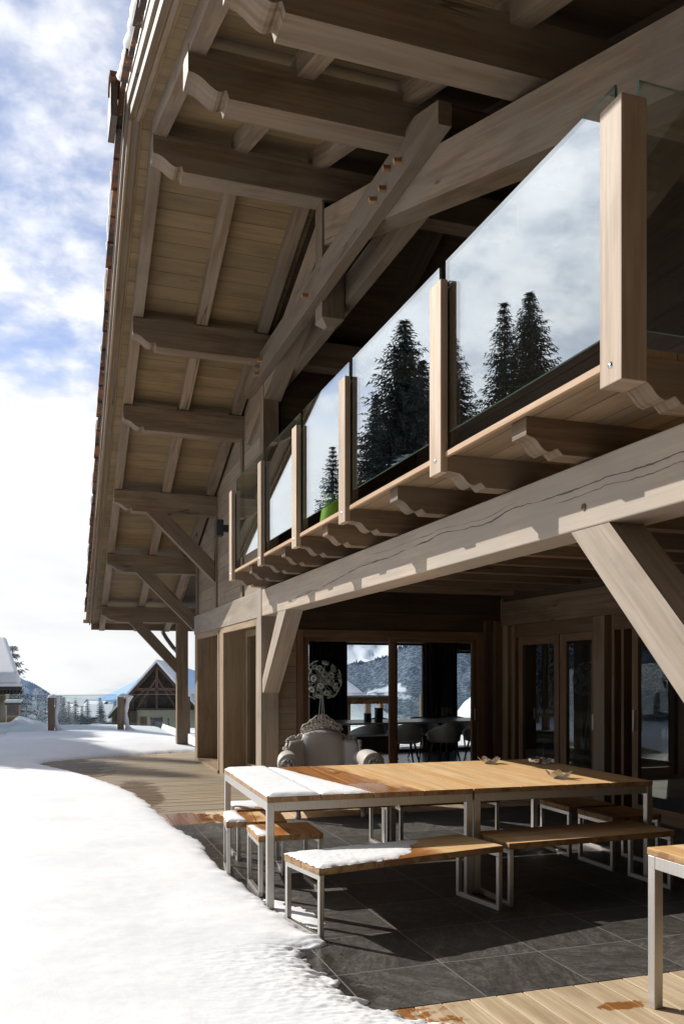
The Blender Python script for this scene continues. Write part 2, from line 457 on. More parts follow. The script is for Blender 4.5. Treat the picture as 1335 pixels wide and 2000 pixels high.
def verge_tile():
    t = NT('verge_tiles')
    p = t.n('NewGeometry').outputs['Position']
    y = t.n('SeparateXYZ', {0: p}).outputs[1]
    cell = t.math('FLOOR', t.math('DIVIDE', y, .33))
    wn = t.n('TexWhiteNoise', {'Vector': t.n('CombineXYZ', {0: cell, 1: 1.0, 2: 1.0}).outputs[0]}).outputs[0]
    nz = t.noise(p, 5, 4)
    a = t.mix(wn, (.055,.028,.020,1), (.26,.105,.045,1))
    a = t.mix(t.ss(nz, .45, .62), a, (.05,.035,.028,1))
    a = t.mix(t.ss(t.noise(p, 14, 3), .62, .7), a, (.42,.2,.08,1))
    t.bsdf(Base_Color=a, Roughness=.75, Normal=t.bump(nz, .4, .02))
    return t.m
M['verge'] = verge_tile()

def needles(name, dark, light, snowy=0.0):
    t = NT(name)
    g = t.n('NewGeometry')
    p = g.outputs['Position']
    f = t.noise(p, 1.2, 3); f2 = t.noise(p, 9, 2)
    col = t.mix(f, c4(dark), c4(light))
    if snowy:
        nz = t.n('SeparateXYZ', {0: g.outputs['Normal']}).outputs[2]
        k = t.math('MULTIPLY', t.ss(t.math('ADD', f2, t.math('MULTIPLY', t.noise(p, .35, 2), .5)), .66, .82), snowy)
        col = t.mix(k, col, (.72,.76,.82,1))
    t.bsdf(Base_Color=col, Roughness=.8, **{'Specular IOR Level': .2})
    return t.m
M['spruce'] = needles('spruce_needles', (.010,.018,.014), (.024,.038,.027), .10)
M['spruce_snow'] = needles('snowy_spruce_needles', (.022,.038,.034), (.06,.085,.075), .95)
M['bark'] = simple('bark', (.06,.045,.035), .9, var=.3, vs=3)

def forest_mat(name, dark, light, snowcol, haze, hz, clear=.6, scale=1.0, fine=1.0):
    t = NT(name)
    p = t.n('NewGeometry').outputs['Position']
    tr = t.n('TexVoronoi', {'Vector': t.map(p, (.11*scale*fine, .11*scale*fine, .04*scale*fine)), 'Scale': 1.0}).outputs['Distance']
    n1 = t.noise(t.map(p, (.2*scale*fine,.2*scale*fine,.07*scale*fine)), 1.0, 4, .65)
    big = t.noise(t.map(p, (1,1,2.2)), .0042*scale, 5, .6, .5)
    f = t.ss(t.math('ADD', t.math('MULTIPLY', tr, .75), t.math('MULTIPLY', n1, .45)), .40, .86)
    col = t.mix(f, c4(dark), c4(light))
    cl = t.ss(t.math('ADD', big, t.math('MULTIPLY', n1, .12)), clear+.04, clear+.075)
    col = t.mix(cl, col, c4(snowcol))
    col = t.mix(hz, col, c4(haze))  # distance haze mixed into the base colour
    t.bsdf(Base_Color=col, Roughness=1.0, **{'Specular IOR Level': 0.0})
    return t.m
M['forest'] = forest_mat('forest_slope', (.022,.034,.052), (.16,.20,.25), (.66,.70,.76), (.25,.31,.39), .20, .625, 1.0, 2.3)
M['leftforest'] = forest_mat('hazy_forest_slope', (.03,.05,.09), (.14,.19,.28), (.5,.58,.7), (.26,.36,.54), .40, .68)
M['bluehill'] = simple('hazy_blue_mountain', (.34,.49,.72), 1.0, spec=0, var=.06, vs=.0008)  # haze of distance put into the hill colour
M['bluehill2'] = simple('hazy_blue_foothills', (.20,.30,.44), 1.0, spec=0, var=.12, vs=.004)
M['snowpeak'] = forest_mat('snowy_summit', (.42,.48,.56), (.62,.68,.76), (.74,.78,.84), (.62,.68,.74), .35, .5, .6)
def valley_mat():
    t = NT('snowy_valley')
    p = t.n('NewGeometry').outputs['Position']
    d = t.n('VectorMath', {0: p}, operation='LENGTH').outputs['Value']
    n1 = t.noise(p, .02, 5, .65); n2 = t.noise(p, .16, 4, .65)
    f = t.ss(t.math('ADD', t.math('MULTIPLY', n1, .6), t.math('MULTIPLY', n2, .4)), .41, .50)
    col = t.mix(f, (.62,.68,.76,1), (.05,.075,.095,1))
    near = t.ss(d, 80, 130)
    col = t.mix(near, (.86,.88,.91,1), col)
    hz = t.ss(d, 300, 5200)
    col = t.mix(hz, col, (.30,.44,.60,1))  # far ground fades to haze blue in its own colour
    t.bsdf(Base_Color=col, Roughness=.9, **{'Specular IOR Level': .1})
    return t.m
M['valley'] = valley_mat()
M['plaster'] = simple('cream_plaster', (.46,.42,.30), .9, var=.1, vs=.6)
M['barnbeam'] = wood('barn_truss_beam', (.10,.062,.042), (.16,.105,.075), None, crack=0)
M['oldwood'] = wood('weathered_barn_wood', (.055,.038,.028), (.12,.085,.062), (.09,.075,.065), plank=.25, groove=.05, crack=0)
M['paleboard'] = wood('pale_chalet_boarding', (.42,.33,.21), (.56,.46,.31), None, plank=.2, groove=.04, crack=0)
M['brownboard'] = wood('brown_chalet_boarding', (.17,.09,.05), (.26,.15,.085), None, plank=.2, groove=.04, crack=0)
M['hutwall'] = simple('village_wall', (.26,.21,.17), .9, var=.2, vs=.5)
M['window_dark'] = simple('dark_window_pane', (.03,.035,.045), .1)
M['roofdark'] = simple('dark_roof_edge', (.06,.05,.045), .8)

# ------------------------------------------------------------------ camera, light, sky
F, HY = 1670.0, 1316.0
cam = bpy.data.cameras.new('camera'); co = bpy.data.objects.new('camera', cam); C.objects.link(co)
cam.sensor_fit = 'HORIZONTAL'; cam.sensor_width = 36; cam.lens = F/1335*36
cam.shift_y = (HY-1000)/1335; cam.shift_x = 0
cam.clip_start = .05; cam.clip_end = 40000
co.location = (0, 0, 1.57); co.rotation_euler = (R(90), 0, -math.atan((667.5-98)/F))
SC.camera = co
SD = V((1, -1.18, -1.01)).normalized()          # light travels this way
sun = bpy.data.lights.new('sun', 'SUN'); so = bpy.data.objects.new('sun', sun); C.objects.link(so)
sun.energy = 5.4; sun.angle = R(.5); sun.color = (1, .955, .88)
so.location = (-20, 20, 25); so.rotation_euler = SD.to_track_quat('-Z', 'Y').to_euler()

def sky():
    w = bpy.data.worlds.new('World'); SC.world = w; w.use_nodes = True
    t = w.node_tree; t.nodes.clear()
    s = NT.__new__(NT); s.t = t
    out = t.nodes.new('ShaderNodeOutputWorld'); bg = t.nodes.new('ShaderNodeBackground')
    t.links.new(bg.outputs[0], out.inputs[0])
    el = math.asin(-SD.z); az = math.atan2(-SD.x, -SD.y)     # clockwise from +Y
    ns = s.n('TexSky'); ns.sky_type = 'NISHITA'; ns.sun_disc = False; ns.sun_elevation = el; ns.sun_rotation = az
    ns.altitude = 1100; ns.air_density = 1.0; ns.dust_density = .6; ns.ozone_density = 2.5
    d = s.n('TexCoord').outputs['Generated']
    x, y, z = s.n('SeparateXYZ', {0: d}).outputs
    zc = s.math('MAXIMUM', s.math('ADD', z, .028), 0.0)
    up = s.n('CombineXYZ', {0: x, 1: y, 2: zc}).outputs[0]
    t.links.new(s.n('CombineXYZ', {0: x, 1: y, 2: s.math('MAXIMUM', z, .02)}).outputs[0], ns.inputs[0]) if 'Vector' in ns.inputs else None
    den = s.math('ADD', zc, .22)
    q = s.n('CombineXYZ', {0: s.math('DIVIDE', x, den), 1: s.math('DIVIDE', y, den), 2: 0.0}).outputs[0]
    # high patchy cloud
    a = s.noise(q, 2.6, 6, .58, .1); b = s.noise(q, 9.5, 5, .58, .1); e = s.noise(q, .9, 3, .5)
    f = s.math('ADD', s.math('ADD', s.math('MULTIPLY', a, .50), s.math('MULTIPLY', b, .22)), s.math('MULTIPLY', e, .28))
    dot = s.n('VectorMath', {0: d, 1: tuple(-SD)}, operation='DOT_PRODUCT').outputs['Value']
    dot = s.math('MAXIMUM', dot, 0.0)
    glow = s.math('POWER', dot, 9.0); glow2 = s.math('POWER', dot, 60.0)
    cov = s.math('ADD', f, s.math('MULTIPLY', glow, .16))
    m = s.math('MULTIPLY_ADD', s.ss(cov, .445, .61), .78, .08)
    # low white bank under ~17 degrees, ragged top
    edge = s.math('ADD', zc, s.math('MULTIPLY', s.math('SUBTRACT', s.noise(q, 1.8, 5, .6), .5), .10))
    low = s.math('MULTIPLY', s.ss(edge, .355, .285), .97)
    cum = s.noise(s.n('CombineXYZ', {0: s.math('MULTIPLY', x, 5.0), 1: s.math('MULTIPLY', y, 5.0), 2: s.math('MULTIPLY', zc, 17.0)}).outputs[0], 1.0, 6, .55, .2)
    # blue-grey gap with cumulus just over the horizon
    hor = s.ss(zc, .085, .03)
    gap = s.math('MULTIPLY', hor, s.ss(cum, .56, .44))
    low = s.math('MULTIPLY', low, s.math('SUBTRACT', 1.0, s.math('MULTIPLY', gap, .85)))
    bright = s.math('MULTIPLY_ADD', glow, 3.0, s.math('MULTIPLY_ADD', dot, 9.9, 3.7))
    bright = s.math('ADD', bright, s.math('MULTIPLY', glow2, 6.0))
    shade = s.math('MULTIPLY_ADD', s.ss(s.math('ADD', s.math('MULTIPLY', a, .5), s.math('MULTIPLY', b, .5)), .34, .62), .36, .67)
    shade2 = s.math('MULTIPLY_ADD', s.ss(cum, .35, .66), .12, .90)
    ccol = s.mix(s.ss(shade, .6, 1.0), (.80,.86,.97,1), (1,1,1,1))
    cb = s.math('MULTIPLY', bright, shade)
    cl = s.n('VectorMath', {0: ccol, 3: cb}, operation='SCALE').outputs[0]
    lb = s.math('MULTIPLY', bright, shade2)
    lowc = s.n('VectorMath', {0: (.98,.99,1.0), 3: lb}, operation='SCALE').outputs[0]
    base = s.mix(1.0, ns.outputs[0], (1.95,1.66,1.62,1), 'MULTIPLY')
    base = s.mix(s.ss(zc, .09, .0), base, (5.0,6.9,8.3,1))
    col = s.mix(m, base, cl)
    col = s.mix(low, col, lowc)
    t.links.new(col, bg.inputs[0]); bg.inputs[1].default_value = .1
sky()
SC.view_settings.view_transform = 'Standard'; SC.view_settings.look = 'None'; SC.view_settings.exposure = 0
SC.cycles.use_denoising = True
SC.cycles.max_bounces = 8; SC.cycles.diffuse_bounces = 4; SC.cycles.glossy_bounces = 5; SC.cycles.transmission_bounces = 8; SC.cycles.transparent_max_bounces = 24
SC.cycles.caustics_reflective = False; SC.cycles.caustics_refractive = False
SC.cycles.sample_clamp_indirect = 6
def main_beam_mat():
    t = NT('cracked_main_beam')
    uv = t.n('UVMap', uv_map='grain').outputs[0]
    p = t.n('NewGeometry').outputs['Position']; s = t.n('SeparateXYZ', {0: p}); y, z = s.outputs[1], s.outputs[2]
    fine = t.noise(t.map(uv, (1.4, 32, 1)), 1.0, 5, .6, .4); mid = t.noise(t.map(uv, (.7, 7, 1)), 1.0, 3, .5, .8); big = t.noise(p, 1.3, 3)
    f = t.ss(t.math('ADD', t.math('MULTIPLY', fine, .5), t.math('MULTIPLY', mid, .5)), .34, .66)
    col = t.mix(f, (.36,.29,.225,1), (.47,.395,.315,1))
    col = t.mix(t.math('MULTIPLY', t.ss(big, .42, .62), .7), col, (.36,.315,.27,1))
    vo = t.n('TexVoronoi', {'Vector': t.map(uv, (1.0, 4.2, 1)), 'Scale': 1.0}); k = t.math('MULTIPLY', t.ss(vo.outputs['Distance'], .10, .04), t.ss(t.n('SeparateColor', {0: vo.outputs['Color']}).outputs[0], .6, .65))
    col = t.mix(t.math('MULTIPLY', k, .5), col, (.16,.12,.09,1))
    line = None
    wob = t.noise(t.map(p, (0, .9, 0)), 1.0, 5, .55)
    wd = t.noise(t.map(p, (0, 2.3, 0), (5, 3, 1)), 1.0, 4, .65)
    for z0, k1, y1, ya, yb, amp, w in ((2.50, .030, 6.6, 1.0, 6.9, .09, .0075), (2.465, .052, 7.0, 6.2, 9.3, .07, .008), (2.46, .0, 5, 1.0, 4.0, .12, .0045), (2.53, -.02, 5, 4.2, 6.8, .07, .003), (2.40, .05, 8.6, 8.2, 10.2, .05, .005)):
        zc = t.math('ADD', t.math('SUBTRACT', z0, t.math('MULTIPLY', k1, t.math('MAXIMUM', t.math('SUBTRACT', y, y1), -1.0 if k1 > .04 else 0.0))), t.math('MULTIPLY', t.math('SUBTRACT', wob, .5), amp*2))
        d = t.math('ABSOLUTE', t.math('SUBTRACT', z, zc))
        ww = t.math('MULTIPLY', t.math('MAXIMUM', t.math('SUBTRACT', wd, .34), .004), w*3.2)
        g = t.math('MULTIPLY', t.ss(y, ya, ya+.3), t.ss(y, yb, yb-.5))
        l = t.math('MULTIPLY', t.math('SUBTRACT', 1.0, t.math('DIVIDE', d, ww), clamp=True), g)
        l = t.ss(l, .0, .45)
        line = l if line is None else t.math('MAXIMUM', line, l)
    front = t.ss(t.math('ABSOLUTE', t.n('SeparateXYZ', {0: t.n('NewGeometry').outputs['Normal']}).outputs[0]), .4, .6)
    line = t.math('MULTIPLY', line, front)
    col = t.mix(t.math("MULTIPLY", line, .85), col, (.06,.035,.02,1))
    h = t.math('SUBTRACT', fine, t.math('MULTIPLY', line, 4.0))
    t.bsdf(Base_Color=col, Roughness=.6, Normal=t.bump(h, .35, .004), **{'Specular IOR Level': .3})
    return t.m
M['main_beam'] = main_beam_mat()
# ------------------------------------------------------------------ the chalet
CH = empty('chalet', 'large grey stained timber chalet with deep roof overhang, glass railed balcony and covered terrace', 'chalet', (2.5, 10.4, 0))
OFF = -CH.location
def part(mb, name, mat, parent=None, **kw):
    o = mb.build(name, mat, parent or CH, **kw)
    if parent is None: o.location = OFF
    return o
YR, ZR, SL = 7.97, 6.48, .351
def zr(y): return ZR-SL*abs(y-YR)
def xv(y): return .0106*(y-YR)
YE, YN = 19.3, -3.36
UPX, UPY, UPZ = (1,0,0), (0,1,0), (0,0,1)
AV = (.0106, 1, 0)

# roof boarding (boards run across the rafters)
def slope_slab(x0, x1, ya, yb, a, b):
    mb = MB(); d = V((0, yb-ya, zr(yb)-zr(ya))); l = d.length; d.normalize()
    n = V((1,0,0)).cross(d); n = n if n.z > 0 else -n
    h = (b-a)*n.z
    c = V(((x0+x1)/2, (ya+yb)/2, (zr(ya)+zr(yb))/2+(a+b)/2))
    mb.hexa(c, V((1,0,0)), d, n, x1-x0, l, h); return mb
for ya, yb in ((YR, YE), (YN, YR)):
    part(slope_slab(.72, 2.62, ya, yb, .16, .19), 'roof_boarding', M['soffit'])
    part(slope_slab(2.622, 10.8, ya, yb, .16, .19), 'roof_boarding', M['dark'])  # inner boarding in the darker tone, shade painted in
    mb = MB(); mb.prism([(ya-YR, zr(ya)+.155), (yb-YR, zr(yb)+.155), (yb-YR, zr(yb)+.185), (ya-YR, zr(ya)+.185)], (.70, YR, 0), AV, UPZ, UPX, .10, grain='a'); part(mb, 'verge_soffit', M['soffit'])
    for x0, t, a, b, m in ((.735, .035, .125, .156, 'beam'), (.675, .026, .12, .30, 'beam'), (.648, .026, .205, .355, 'beam'), (.636, .010, .315, .365, 'flash')):
        mb = MB(); mb.prism([(ya-YR, zr(ya)+a), (yb-YR, zr(yb)+a), (yb-YR, zr(yb)+b), (ya-YR, zr(ya)+b)], (x0, YR, 0), AV, UPZ, UPX, t)
        part(mb, 'bargeboard' if m != 'flash' else 'verge_flashing', M[m])
    part(slope_slab(.85, 10.8, ya, yb, .36, .40), 'roof_covering', M['verge'])
    part(slope_slab(.95, 10.8, ya+.05, yb-.05, .41, .62), 'roof_snow', M['snow'], bevel=.06)
# stepped tile edge along the verge
mb = MB()
k = 0
for sg in (1, -1):
    y = YR; n = int((YE-YR)/.33)
    for i in range(n):
        ya = YR+sg*i*.33; yb = ya+sg*.37
        x0 = .585+xv(ya)+random.uniform(-.014, .012); dz = random.uniform(-.008, .01)
        for q in range(1):
            mb.prism([(ya, zr(ya)+.345+dz), (yb, zr(yb)+.375+dz), (yb, zr(yb)+.425+dz), (ya, zr(ya)+.375+dz)], (x0, 0, 0), UPY, UPZ, UPX, .30)
part(mb, 'verge_tiles', M['verge'])
# ridge cap and thin snow on the near verge
mb = MB()
for i in range(5):
    x0 = .50+i*.42
    pts = [(math.cos(a)*.15, math.sin(a)*.12) for a in [math.pi*j/10 for j in range(11)]]
    inn = [(p[0]*.86, p[1]*.84) for p in pts[::-1]]
    mb.prism(pts+inn, (x0, YR, ZR+.38-.012*(i % 2)), UPY, UPZ, UPX, .44, smooth=False)
part(mb, 'ridge_tile', M['verge'])
mb = MB(); mb.box(.515, .575, YR-.02, YR+.40, ZR+.12, ZR+.42, 'y'); part(mb, 'ridge_end_plate', M['oldwood'])
mb = MB()
y = 7.75; pts = []; rs = []
while y > 1.5:
    pts.append((.60+xv(y)+.02*n3(y*5, 1), y, zr(y)+.43)); rs.append(.035+.03*abs(n3(y*3, 4)))
    y -= .06
mb.tube(pts, rs, 8); part(mb, 'verge_snow', M['snow'])
for i in range(14):
    mb = MB(); y = random.uniform(8.6, 18.5); L = random.uniform(.1, .5)
    x = .587+xv(y)
    mb.tube([(x, y, zr(y)+.43), (x, y+L/2, zr(y+L/2)+.45), (x, y+L, zr(y+L)+.43)], [.008, .028, .008], 6)
    part(mb, 'verge_snow', M['snow'])

# rafters
for x0, x1 in ((.885, 1.0), (1.62, 1.748), (2.385, 2.512), (3.15, 3.28), (3.9, 4.03), (4.65, 4.78)):
    for ya, yb in ((YR, YE), (YN, YR)):
        mb = MB(); mb.prism([(ya-YR, zr(ya)), (yb-YR, zr(yb)), (yb-YR, zr(yb)+.162), (ya-YR, zr(ya)+.162)], (x0, YR, 0), AV if x0 < 2 else UPY, UPZ, UPX, x1-x0)
        part(mb, 'rafter', M['beam'] if x0 < 3 else M['dark'], bevel=.005)  # inner rafters take the darkened tone in place of shade
# eave fascia between the rafter ends
mb = MB(); mb.box(.72+xv(YE), 6, YE, YE+.03, zr(YE)+.02, zr(YE)+.24, 'x'); part(mb, 'eave_fascia', M['beam'])

# purlins with carved ends
CARVE = [(0, 0), (0, -.185), (.035, -.19), (.075, -.203), (.11, -.225), (.145, -.252), (.175, -.270), (.20, -.279), (.225, -.276), (.245, -.262), (.258, -.262), (.272, -.312)]
def purlin(yc, xend, w=.22, n='purlin'):
    top = zr(yc)+.018 if abs(yc-YR) > .1 else ZR-.012
    tip = .88+xv(yc)
    poly = [(tip+a, top+b) for a, b in CARVE]+[(xend, top-.312), (xend, top)]
    mb = MB(); mb.prism(poly, (0, yc-w/2, 0), UPX, UPZ, UPY, w)
    return part(mb, n, M['beam'], bevel=.006)
PUR = [(18.1, 3.4), (15.9, 2.75), (13.85, 2.75), (11.81, 2.75), (10.25, 4.6), (YR, 4.6), (5.75, 4.6), (4.25, 4.6), (2.09, 4.6), (.04, 4.6)]
for yc, xe in PUR: purlin(yc, xe)
# braces under the three far purlins
for y0, poly in ((13.76, [(1.41, 4.15), (1.73, 4.15), (2.52, 3.38), (2.52, 3.06)]), (15.81, [(1.44, 3.43), (1.755, 3.43), (2.52, 2.665), (2.52, 2.36)]), (18.01, [(1.50, 2.66), (1.78, 2.66), (2.52, 1.85), (2.52, 1.56)])):
    mb = MB(); mb.prism(poly, (0, y0, 0), (1, 0, 0), UPZ, UPY, .17); part(mb, 'roof_brace', M['beam'], bevel=.005)
mb = MB(); mb.box(2.505, 2.735, 18.0, 18.22, -.1, zr(18.1)-.29, 'z'); part(mb, 'corner_post', M['beam'], bevel=.006)

# gable truss: doubled collar, principal rafters, king post, pegs
for x0, ya, yb in ((2.40, 5.09, 10.98), (2.722, 5.3, 10.8)):
    mb = MB(); mb.prism([(ya, 5.17), (yb, 5.17), (yb, 5.33), (yb-.39, 5.459), (ya+.39, 5.459), (ya, 5.325)], (x0, 0, 0), UPY, UPZ, UPX, .098)
    part(mb, 'collar_beam', M['beam'], bevel=.004)
for ya, yb in ((YR-.1, 11.3), (YN+2, YR+.1)):
    mb = MB(); mb.prism([(ya, zr(ya)-.665), (yb, zr(yb)-.665), (yb, zr(yb)-.315), (ya, zr(ya)-.315)], (2.501, 0, 0), UPY, UPZ, UPX, .218); part(mb, 'principal_rafter', M['beam'], bevel=.006)
mb = MB(); mb.box(2.478, 2.712, 7.87, 8.09, 5.02, 6.14, 'z')
b = [(2.478, 7.87, 5.02), (2.712, 7.87, 5.02), (2.712, 8.09, 5.02), (2.478, 8.09, 5.02)]; tip = [(2.55, 7.94, 4.955), (2.64, 7.94, 4.955), (2.64, 8.02, 4.955), (2.55, 8.02, 4.955)]
for i in range(4): mb.face([b[(i+1) % 4], b[i], tip[i], tip[(i+1) % 4]])
mb.face(tip[::-1]); part(mb, 'king_post', M['beam'], bevel=.006)
for y, z in ((5.72, 5.285), (5.93, 5.35), (6.02, 5.245), (6.22, 5.265), (8.09, 5.30), (10.02, 5.34), (10.16, 5.30), (10.2, 5.23)):
    mb = MB(); mb.bar((2.42, y, z), (2.345, y+.006, z-.008), .03, .042, up=(0, .3, 1)); part(mb, 'wooden_peg', M['peg'], bevel=.004)

# far wall, its door openings and trims
mb = MB(); mb.prism([(10.5, 2.60), (15.75, 2.60), (15.75, zr(15.75)+.16), (10.5, zr(10.5)+.16)], (2.56, 0, 0), UPY, UPZ, UPX, .2, grain='x'); part(mb, 'wall_cladding', M['clad'])
for y0, y1 in ((13.72, 13.86), (11.73, 11.87), (15.58, 15.75)):
    mb = MB(); mb.box(2.53, 2.562, y0, y1, 2.62, zr(y0)-.2, 'z'); part(mb, 'wall_batten', M['beam'], bevel=.004)
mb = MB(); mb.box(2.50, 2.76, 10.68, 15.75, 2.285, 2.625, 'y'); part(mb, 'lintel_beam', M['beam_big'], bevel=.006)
for y0, y1 in ((13.06, 13.34), (15.5, 15.75)):
    mb = MB(); mb.box(2.515, 2.95, y0, y1, -.02, 2.283, 'z'); part(mb, 'wall_pier', M['reveal'], bevel=.004)
mb = MB(); mb.box(2.56, 10.6, 15.752, 15.95, 2.19, zr(15.75)+.1, 'x'); part(mb, 'end_wall', M['clad'])
def door_leaf(x, y0, y1, top, st=.09, base=0.0, thick=.05, name='terrace_door', hand=True, glass='side_glass', fr='frame'):
    """leaf in a plane of constant x"""
    mb = MB()
    mb.box(x, x+thick, y0, y0+st, base, top, 'z'); mb.box(x, x+thick, y1-st, y1, base, top, 'z')
    mb.box(x+.001, x+thick-.001, y0+st, y1-st, top-st, top, 'y'); mb.box(x+.001, x+thick-.001, y0+st, y1-st, base, base+st*1.5, 'y')
    o = part(mb, name, M[fr], bevel=.004)
    g = MB(); xm = x+thick/2; g.face([(xm, y0+st, base+st*1.5), (xm, y1-st, base+st*1.5), (xm, y1-st, top-st), (xm, y0+st, top-st)][::-1]); part(g, 'pane', M[glass], o)
    if hand:
        h = MB(); h.box(x-.018, x+.002, y0+.03, y0+.055, .92, 1.10, 'z'); part(h, 'handle', M['steel'], o)
    return o
for y0, y1 in ((10.69, 13.05), (13.35, 15.49)):
    mb = MB(); mb.box(2.515, 2.93, y1-.03, y1, -.02, 2.25, 'z'); mb.box(2.515, 2.93, y0, y1-.031, 2.25, 2.283, 'y'); mb.box(2.505, 2.56, y0, y0+.09, -.02, 2.249, 'z'); mb.box(2.505, 2.56, y0+.091, y1-.031, 2.19, 2.249, 'y')
    part(mb, 'door_lining', M['reveal'], bevel=.003)
    mb = MB(); mb.box(2.505, 3.0, y0, y1, -.02, .045, 'y'); part(mb, 'door_sill', M['reveal'])
    ym = (y0+y1)/2
    door_leaf(2.80, y0+.02, ym+.04, 2.24, .10, .05, hand=False, fr='reveal'); door_leaf(2.86, ym-.04, y1-.04, 2.24, .10, .05, hand=False, fr='reveal')

# terrace: main beam, posts, braces
mb = MB(); mb.box(2.50, 2.745, .7, 10.435, 2.29, 2.62, 'y'); part(mb, 'main_beam', M['main_beam'], bevel=.008)
for y0, y1, zt in ((10.437, 10.675, 2.632), (2.38, 2.62, 2.288)):
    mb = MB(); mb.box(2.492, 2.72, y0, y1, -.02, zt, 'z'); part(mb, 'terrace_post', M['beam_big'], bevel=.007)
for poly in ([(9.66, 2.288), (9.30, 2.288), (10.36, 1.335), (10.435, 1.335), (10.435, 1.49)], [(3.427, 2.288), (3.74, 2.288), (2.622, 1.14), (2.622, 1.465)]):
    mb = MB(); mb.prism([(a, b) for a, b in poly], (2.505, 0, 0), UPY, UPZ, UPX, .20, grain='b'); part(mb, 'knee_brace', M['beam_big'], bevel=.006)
mb = MB(); mb.tube([(2.502, 3.62, 2.395), (2.494, 3.62, 2.395)], .018, 12); part(mb, 'wooden_peg', M['beam'])

# balcony: joists with carved ends, floor, posts, glass
BAL = [2.751, 4.352, 5.996, 7.322, 8.67, 10.179]
JO = BAL+[3.575, 5.17, 6.66, 8.0, 9.43]
for y in JO:
    x0 = 2.113 if y in BAL else 2.149
    poly = [(x0, 2.80), (x0, 2.712), (2.192, 2.700), (2.212, 2.684), (2.230, 2.662), (2.250, 2.647), (2.272, 2.640), (2.290, 2.645), (2.306, 2.655), (2.322, 2.660), (2.352, 2.632), (5.93, 2.632), (5.93, 2.80)]
    mb = MB(); mb.prism(poly, (0, y+.004, 0), UPX, UPZ, UPY, .132); part(mb, 'carved_joist', M['beam'], bevel=.004)
mb = MB(); mb.box(2.12, 4.62, 2.76, 10.43, 2.802, 2.832, 'y'); part(mb, 'balcony_floor', M['balboard'])
mb = MB(); mb.box(2.095, 2.119, 2.895, 10.12, 2.786, 2.816, 'y'); part(mb, 'floor_edge', M['fresh'], bevel=.003)
for i, y in enumerate(BAL):
    mb = MB()
    if i == 0: mb.box(2.067, 2.185, 2.751, 2.889, 2.70, 3.80, 'z')
    else: mb.box(2.067, 2.1115, y, y+.15, 2.70, 3.785, 'z')
    o = part(mb, 'baluster_post', M['post'], bevel=.004)
    if i:
        c = MB(); c.box(2.135, 2.178, y+.004, y+.146, 2.835, 3.765, 'z'); part(c, 'clamp_board', M['beam'], o, bevel=.003)
    b = MB(); yb = y+.07; b.lathe([(0, .004), (.010, .004), (.012, 0), (.017, -.002), (.017, -.012)], (2.066, yb, 2.775), (-1, 0, 0), 12); part(b, 'bolt', M['bolt'], o)
def pane(c0, c1, axis, z0, z1, t=.012, name='glass_pane'):
    mb = MB()
    if axis == 'y':
        x = 2.117; a = [(x, c0, z0), (x, c1, z0), (x, c1, z1), (x, c0, z1)]; d = V((t, 0, 0))
    else:
        y = 2.805; a = [(c0, y, z0), (c1, y, z0), (c1, y, z1), (c0, y, z1)]; d = V((0, t, 0))
    p = [V(q) for q in a]; q = [x+d for x in p]
    mb.face(p if axis == 'x' else p[::-1], mi=0); mb.face(q[::-1] if axis == 'x' else q, mi=0)
    for i in range(4):
        j = (i+1) % 4; mb.face([p[i], p[j], q[j], q[i]], mi=1)
    return part(mb, name, [M['glass'], M['glass_edge']])
for y0, y1 in ((2.86, 4.39), (4.475, 5.965), (6.045, 7.28), (7.37, 8.655), (8.765, 10.135)): pane(y0, y1, 'y', 2.93, 3.907)
pane(2.19, 4.55, 'x', 2.925, 3.907)
# closed timber of the upper loggia
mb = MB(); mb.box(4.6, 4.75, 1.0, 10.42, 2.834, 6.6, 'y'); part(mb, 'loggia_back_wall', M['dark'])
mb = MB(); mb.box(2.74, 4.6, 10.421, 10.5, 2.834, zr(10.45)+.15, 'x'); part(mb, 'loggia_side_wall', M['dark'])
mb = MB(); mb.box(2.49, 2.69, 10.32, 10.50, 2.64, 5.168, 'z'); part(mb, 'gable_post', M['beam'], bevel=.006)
mb = MB(); mb.box(2.75, 10.6, .4, 1.0, -.02, 6, 'z'); part(mb, 'unseen_near_wall', M['dark'])  # unseen; its terrace end is added to keep light out of the recess
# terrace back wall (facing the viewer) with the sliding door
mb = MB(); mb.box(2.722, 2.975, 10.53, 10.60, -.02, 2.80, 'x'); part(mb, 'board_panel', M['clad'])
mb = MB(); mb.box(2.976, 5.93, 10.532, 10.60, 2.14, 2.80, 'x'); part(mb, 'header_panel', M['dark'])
mb = MB(); mb.box(2.98, 3.064, 10.50, 10.62, -.01, 2.14, 'z'); mb.box(5.545, 5.65, 10.50, 10.62, -.01, 2.14, 'z'); mb.box(3.065, 5.544, 10.502, 10.62, 2.035, 2.139, 'x'); mb.box(3.065, 5.544, 10.502, 10.62, -.01, .05, 'x')
part(mb, 'door_frame', M['frame'], bevel=.004)
def leaf_x(y, x0, x1, top, st=.085, hx=None):
    mb = MB()
    mb.box(x0, x0+st, y, y+.045, .05, top, 'z'); mb.box(x1-st, x1, y, y+.045, .05, top, 'z')
    mb.box(x0+st, x1-st, y+.001, y+.044, top-st*.5, top, 'x'); mb.box(x0+st, x1-st, y+.001, y+.044, .05, .17, 'x')
    o = part(mb, 'sliding_door', M['frame'], bevel=.004)
    g = MB(); g.face([(x0+st, y+.02, .17), (x1-st, y+.02, .17), (x1-st, y+.02, top-st*.5), (x0+st, y+.02, top-st*.5)]); part(g, 'pane', M['door_glass'], o)
    if hx:
        h = MB(); h.box(hx, hx+.022, y-.016, y-.001, .93, 1.09, 'z'); part(h, 'handle', M['steel'], o)
leaf_x(10.57, 3.066, 4.39, 2.034); leaf_x(10.515, 4.25, 5.55, 2.034, hx=5.495)
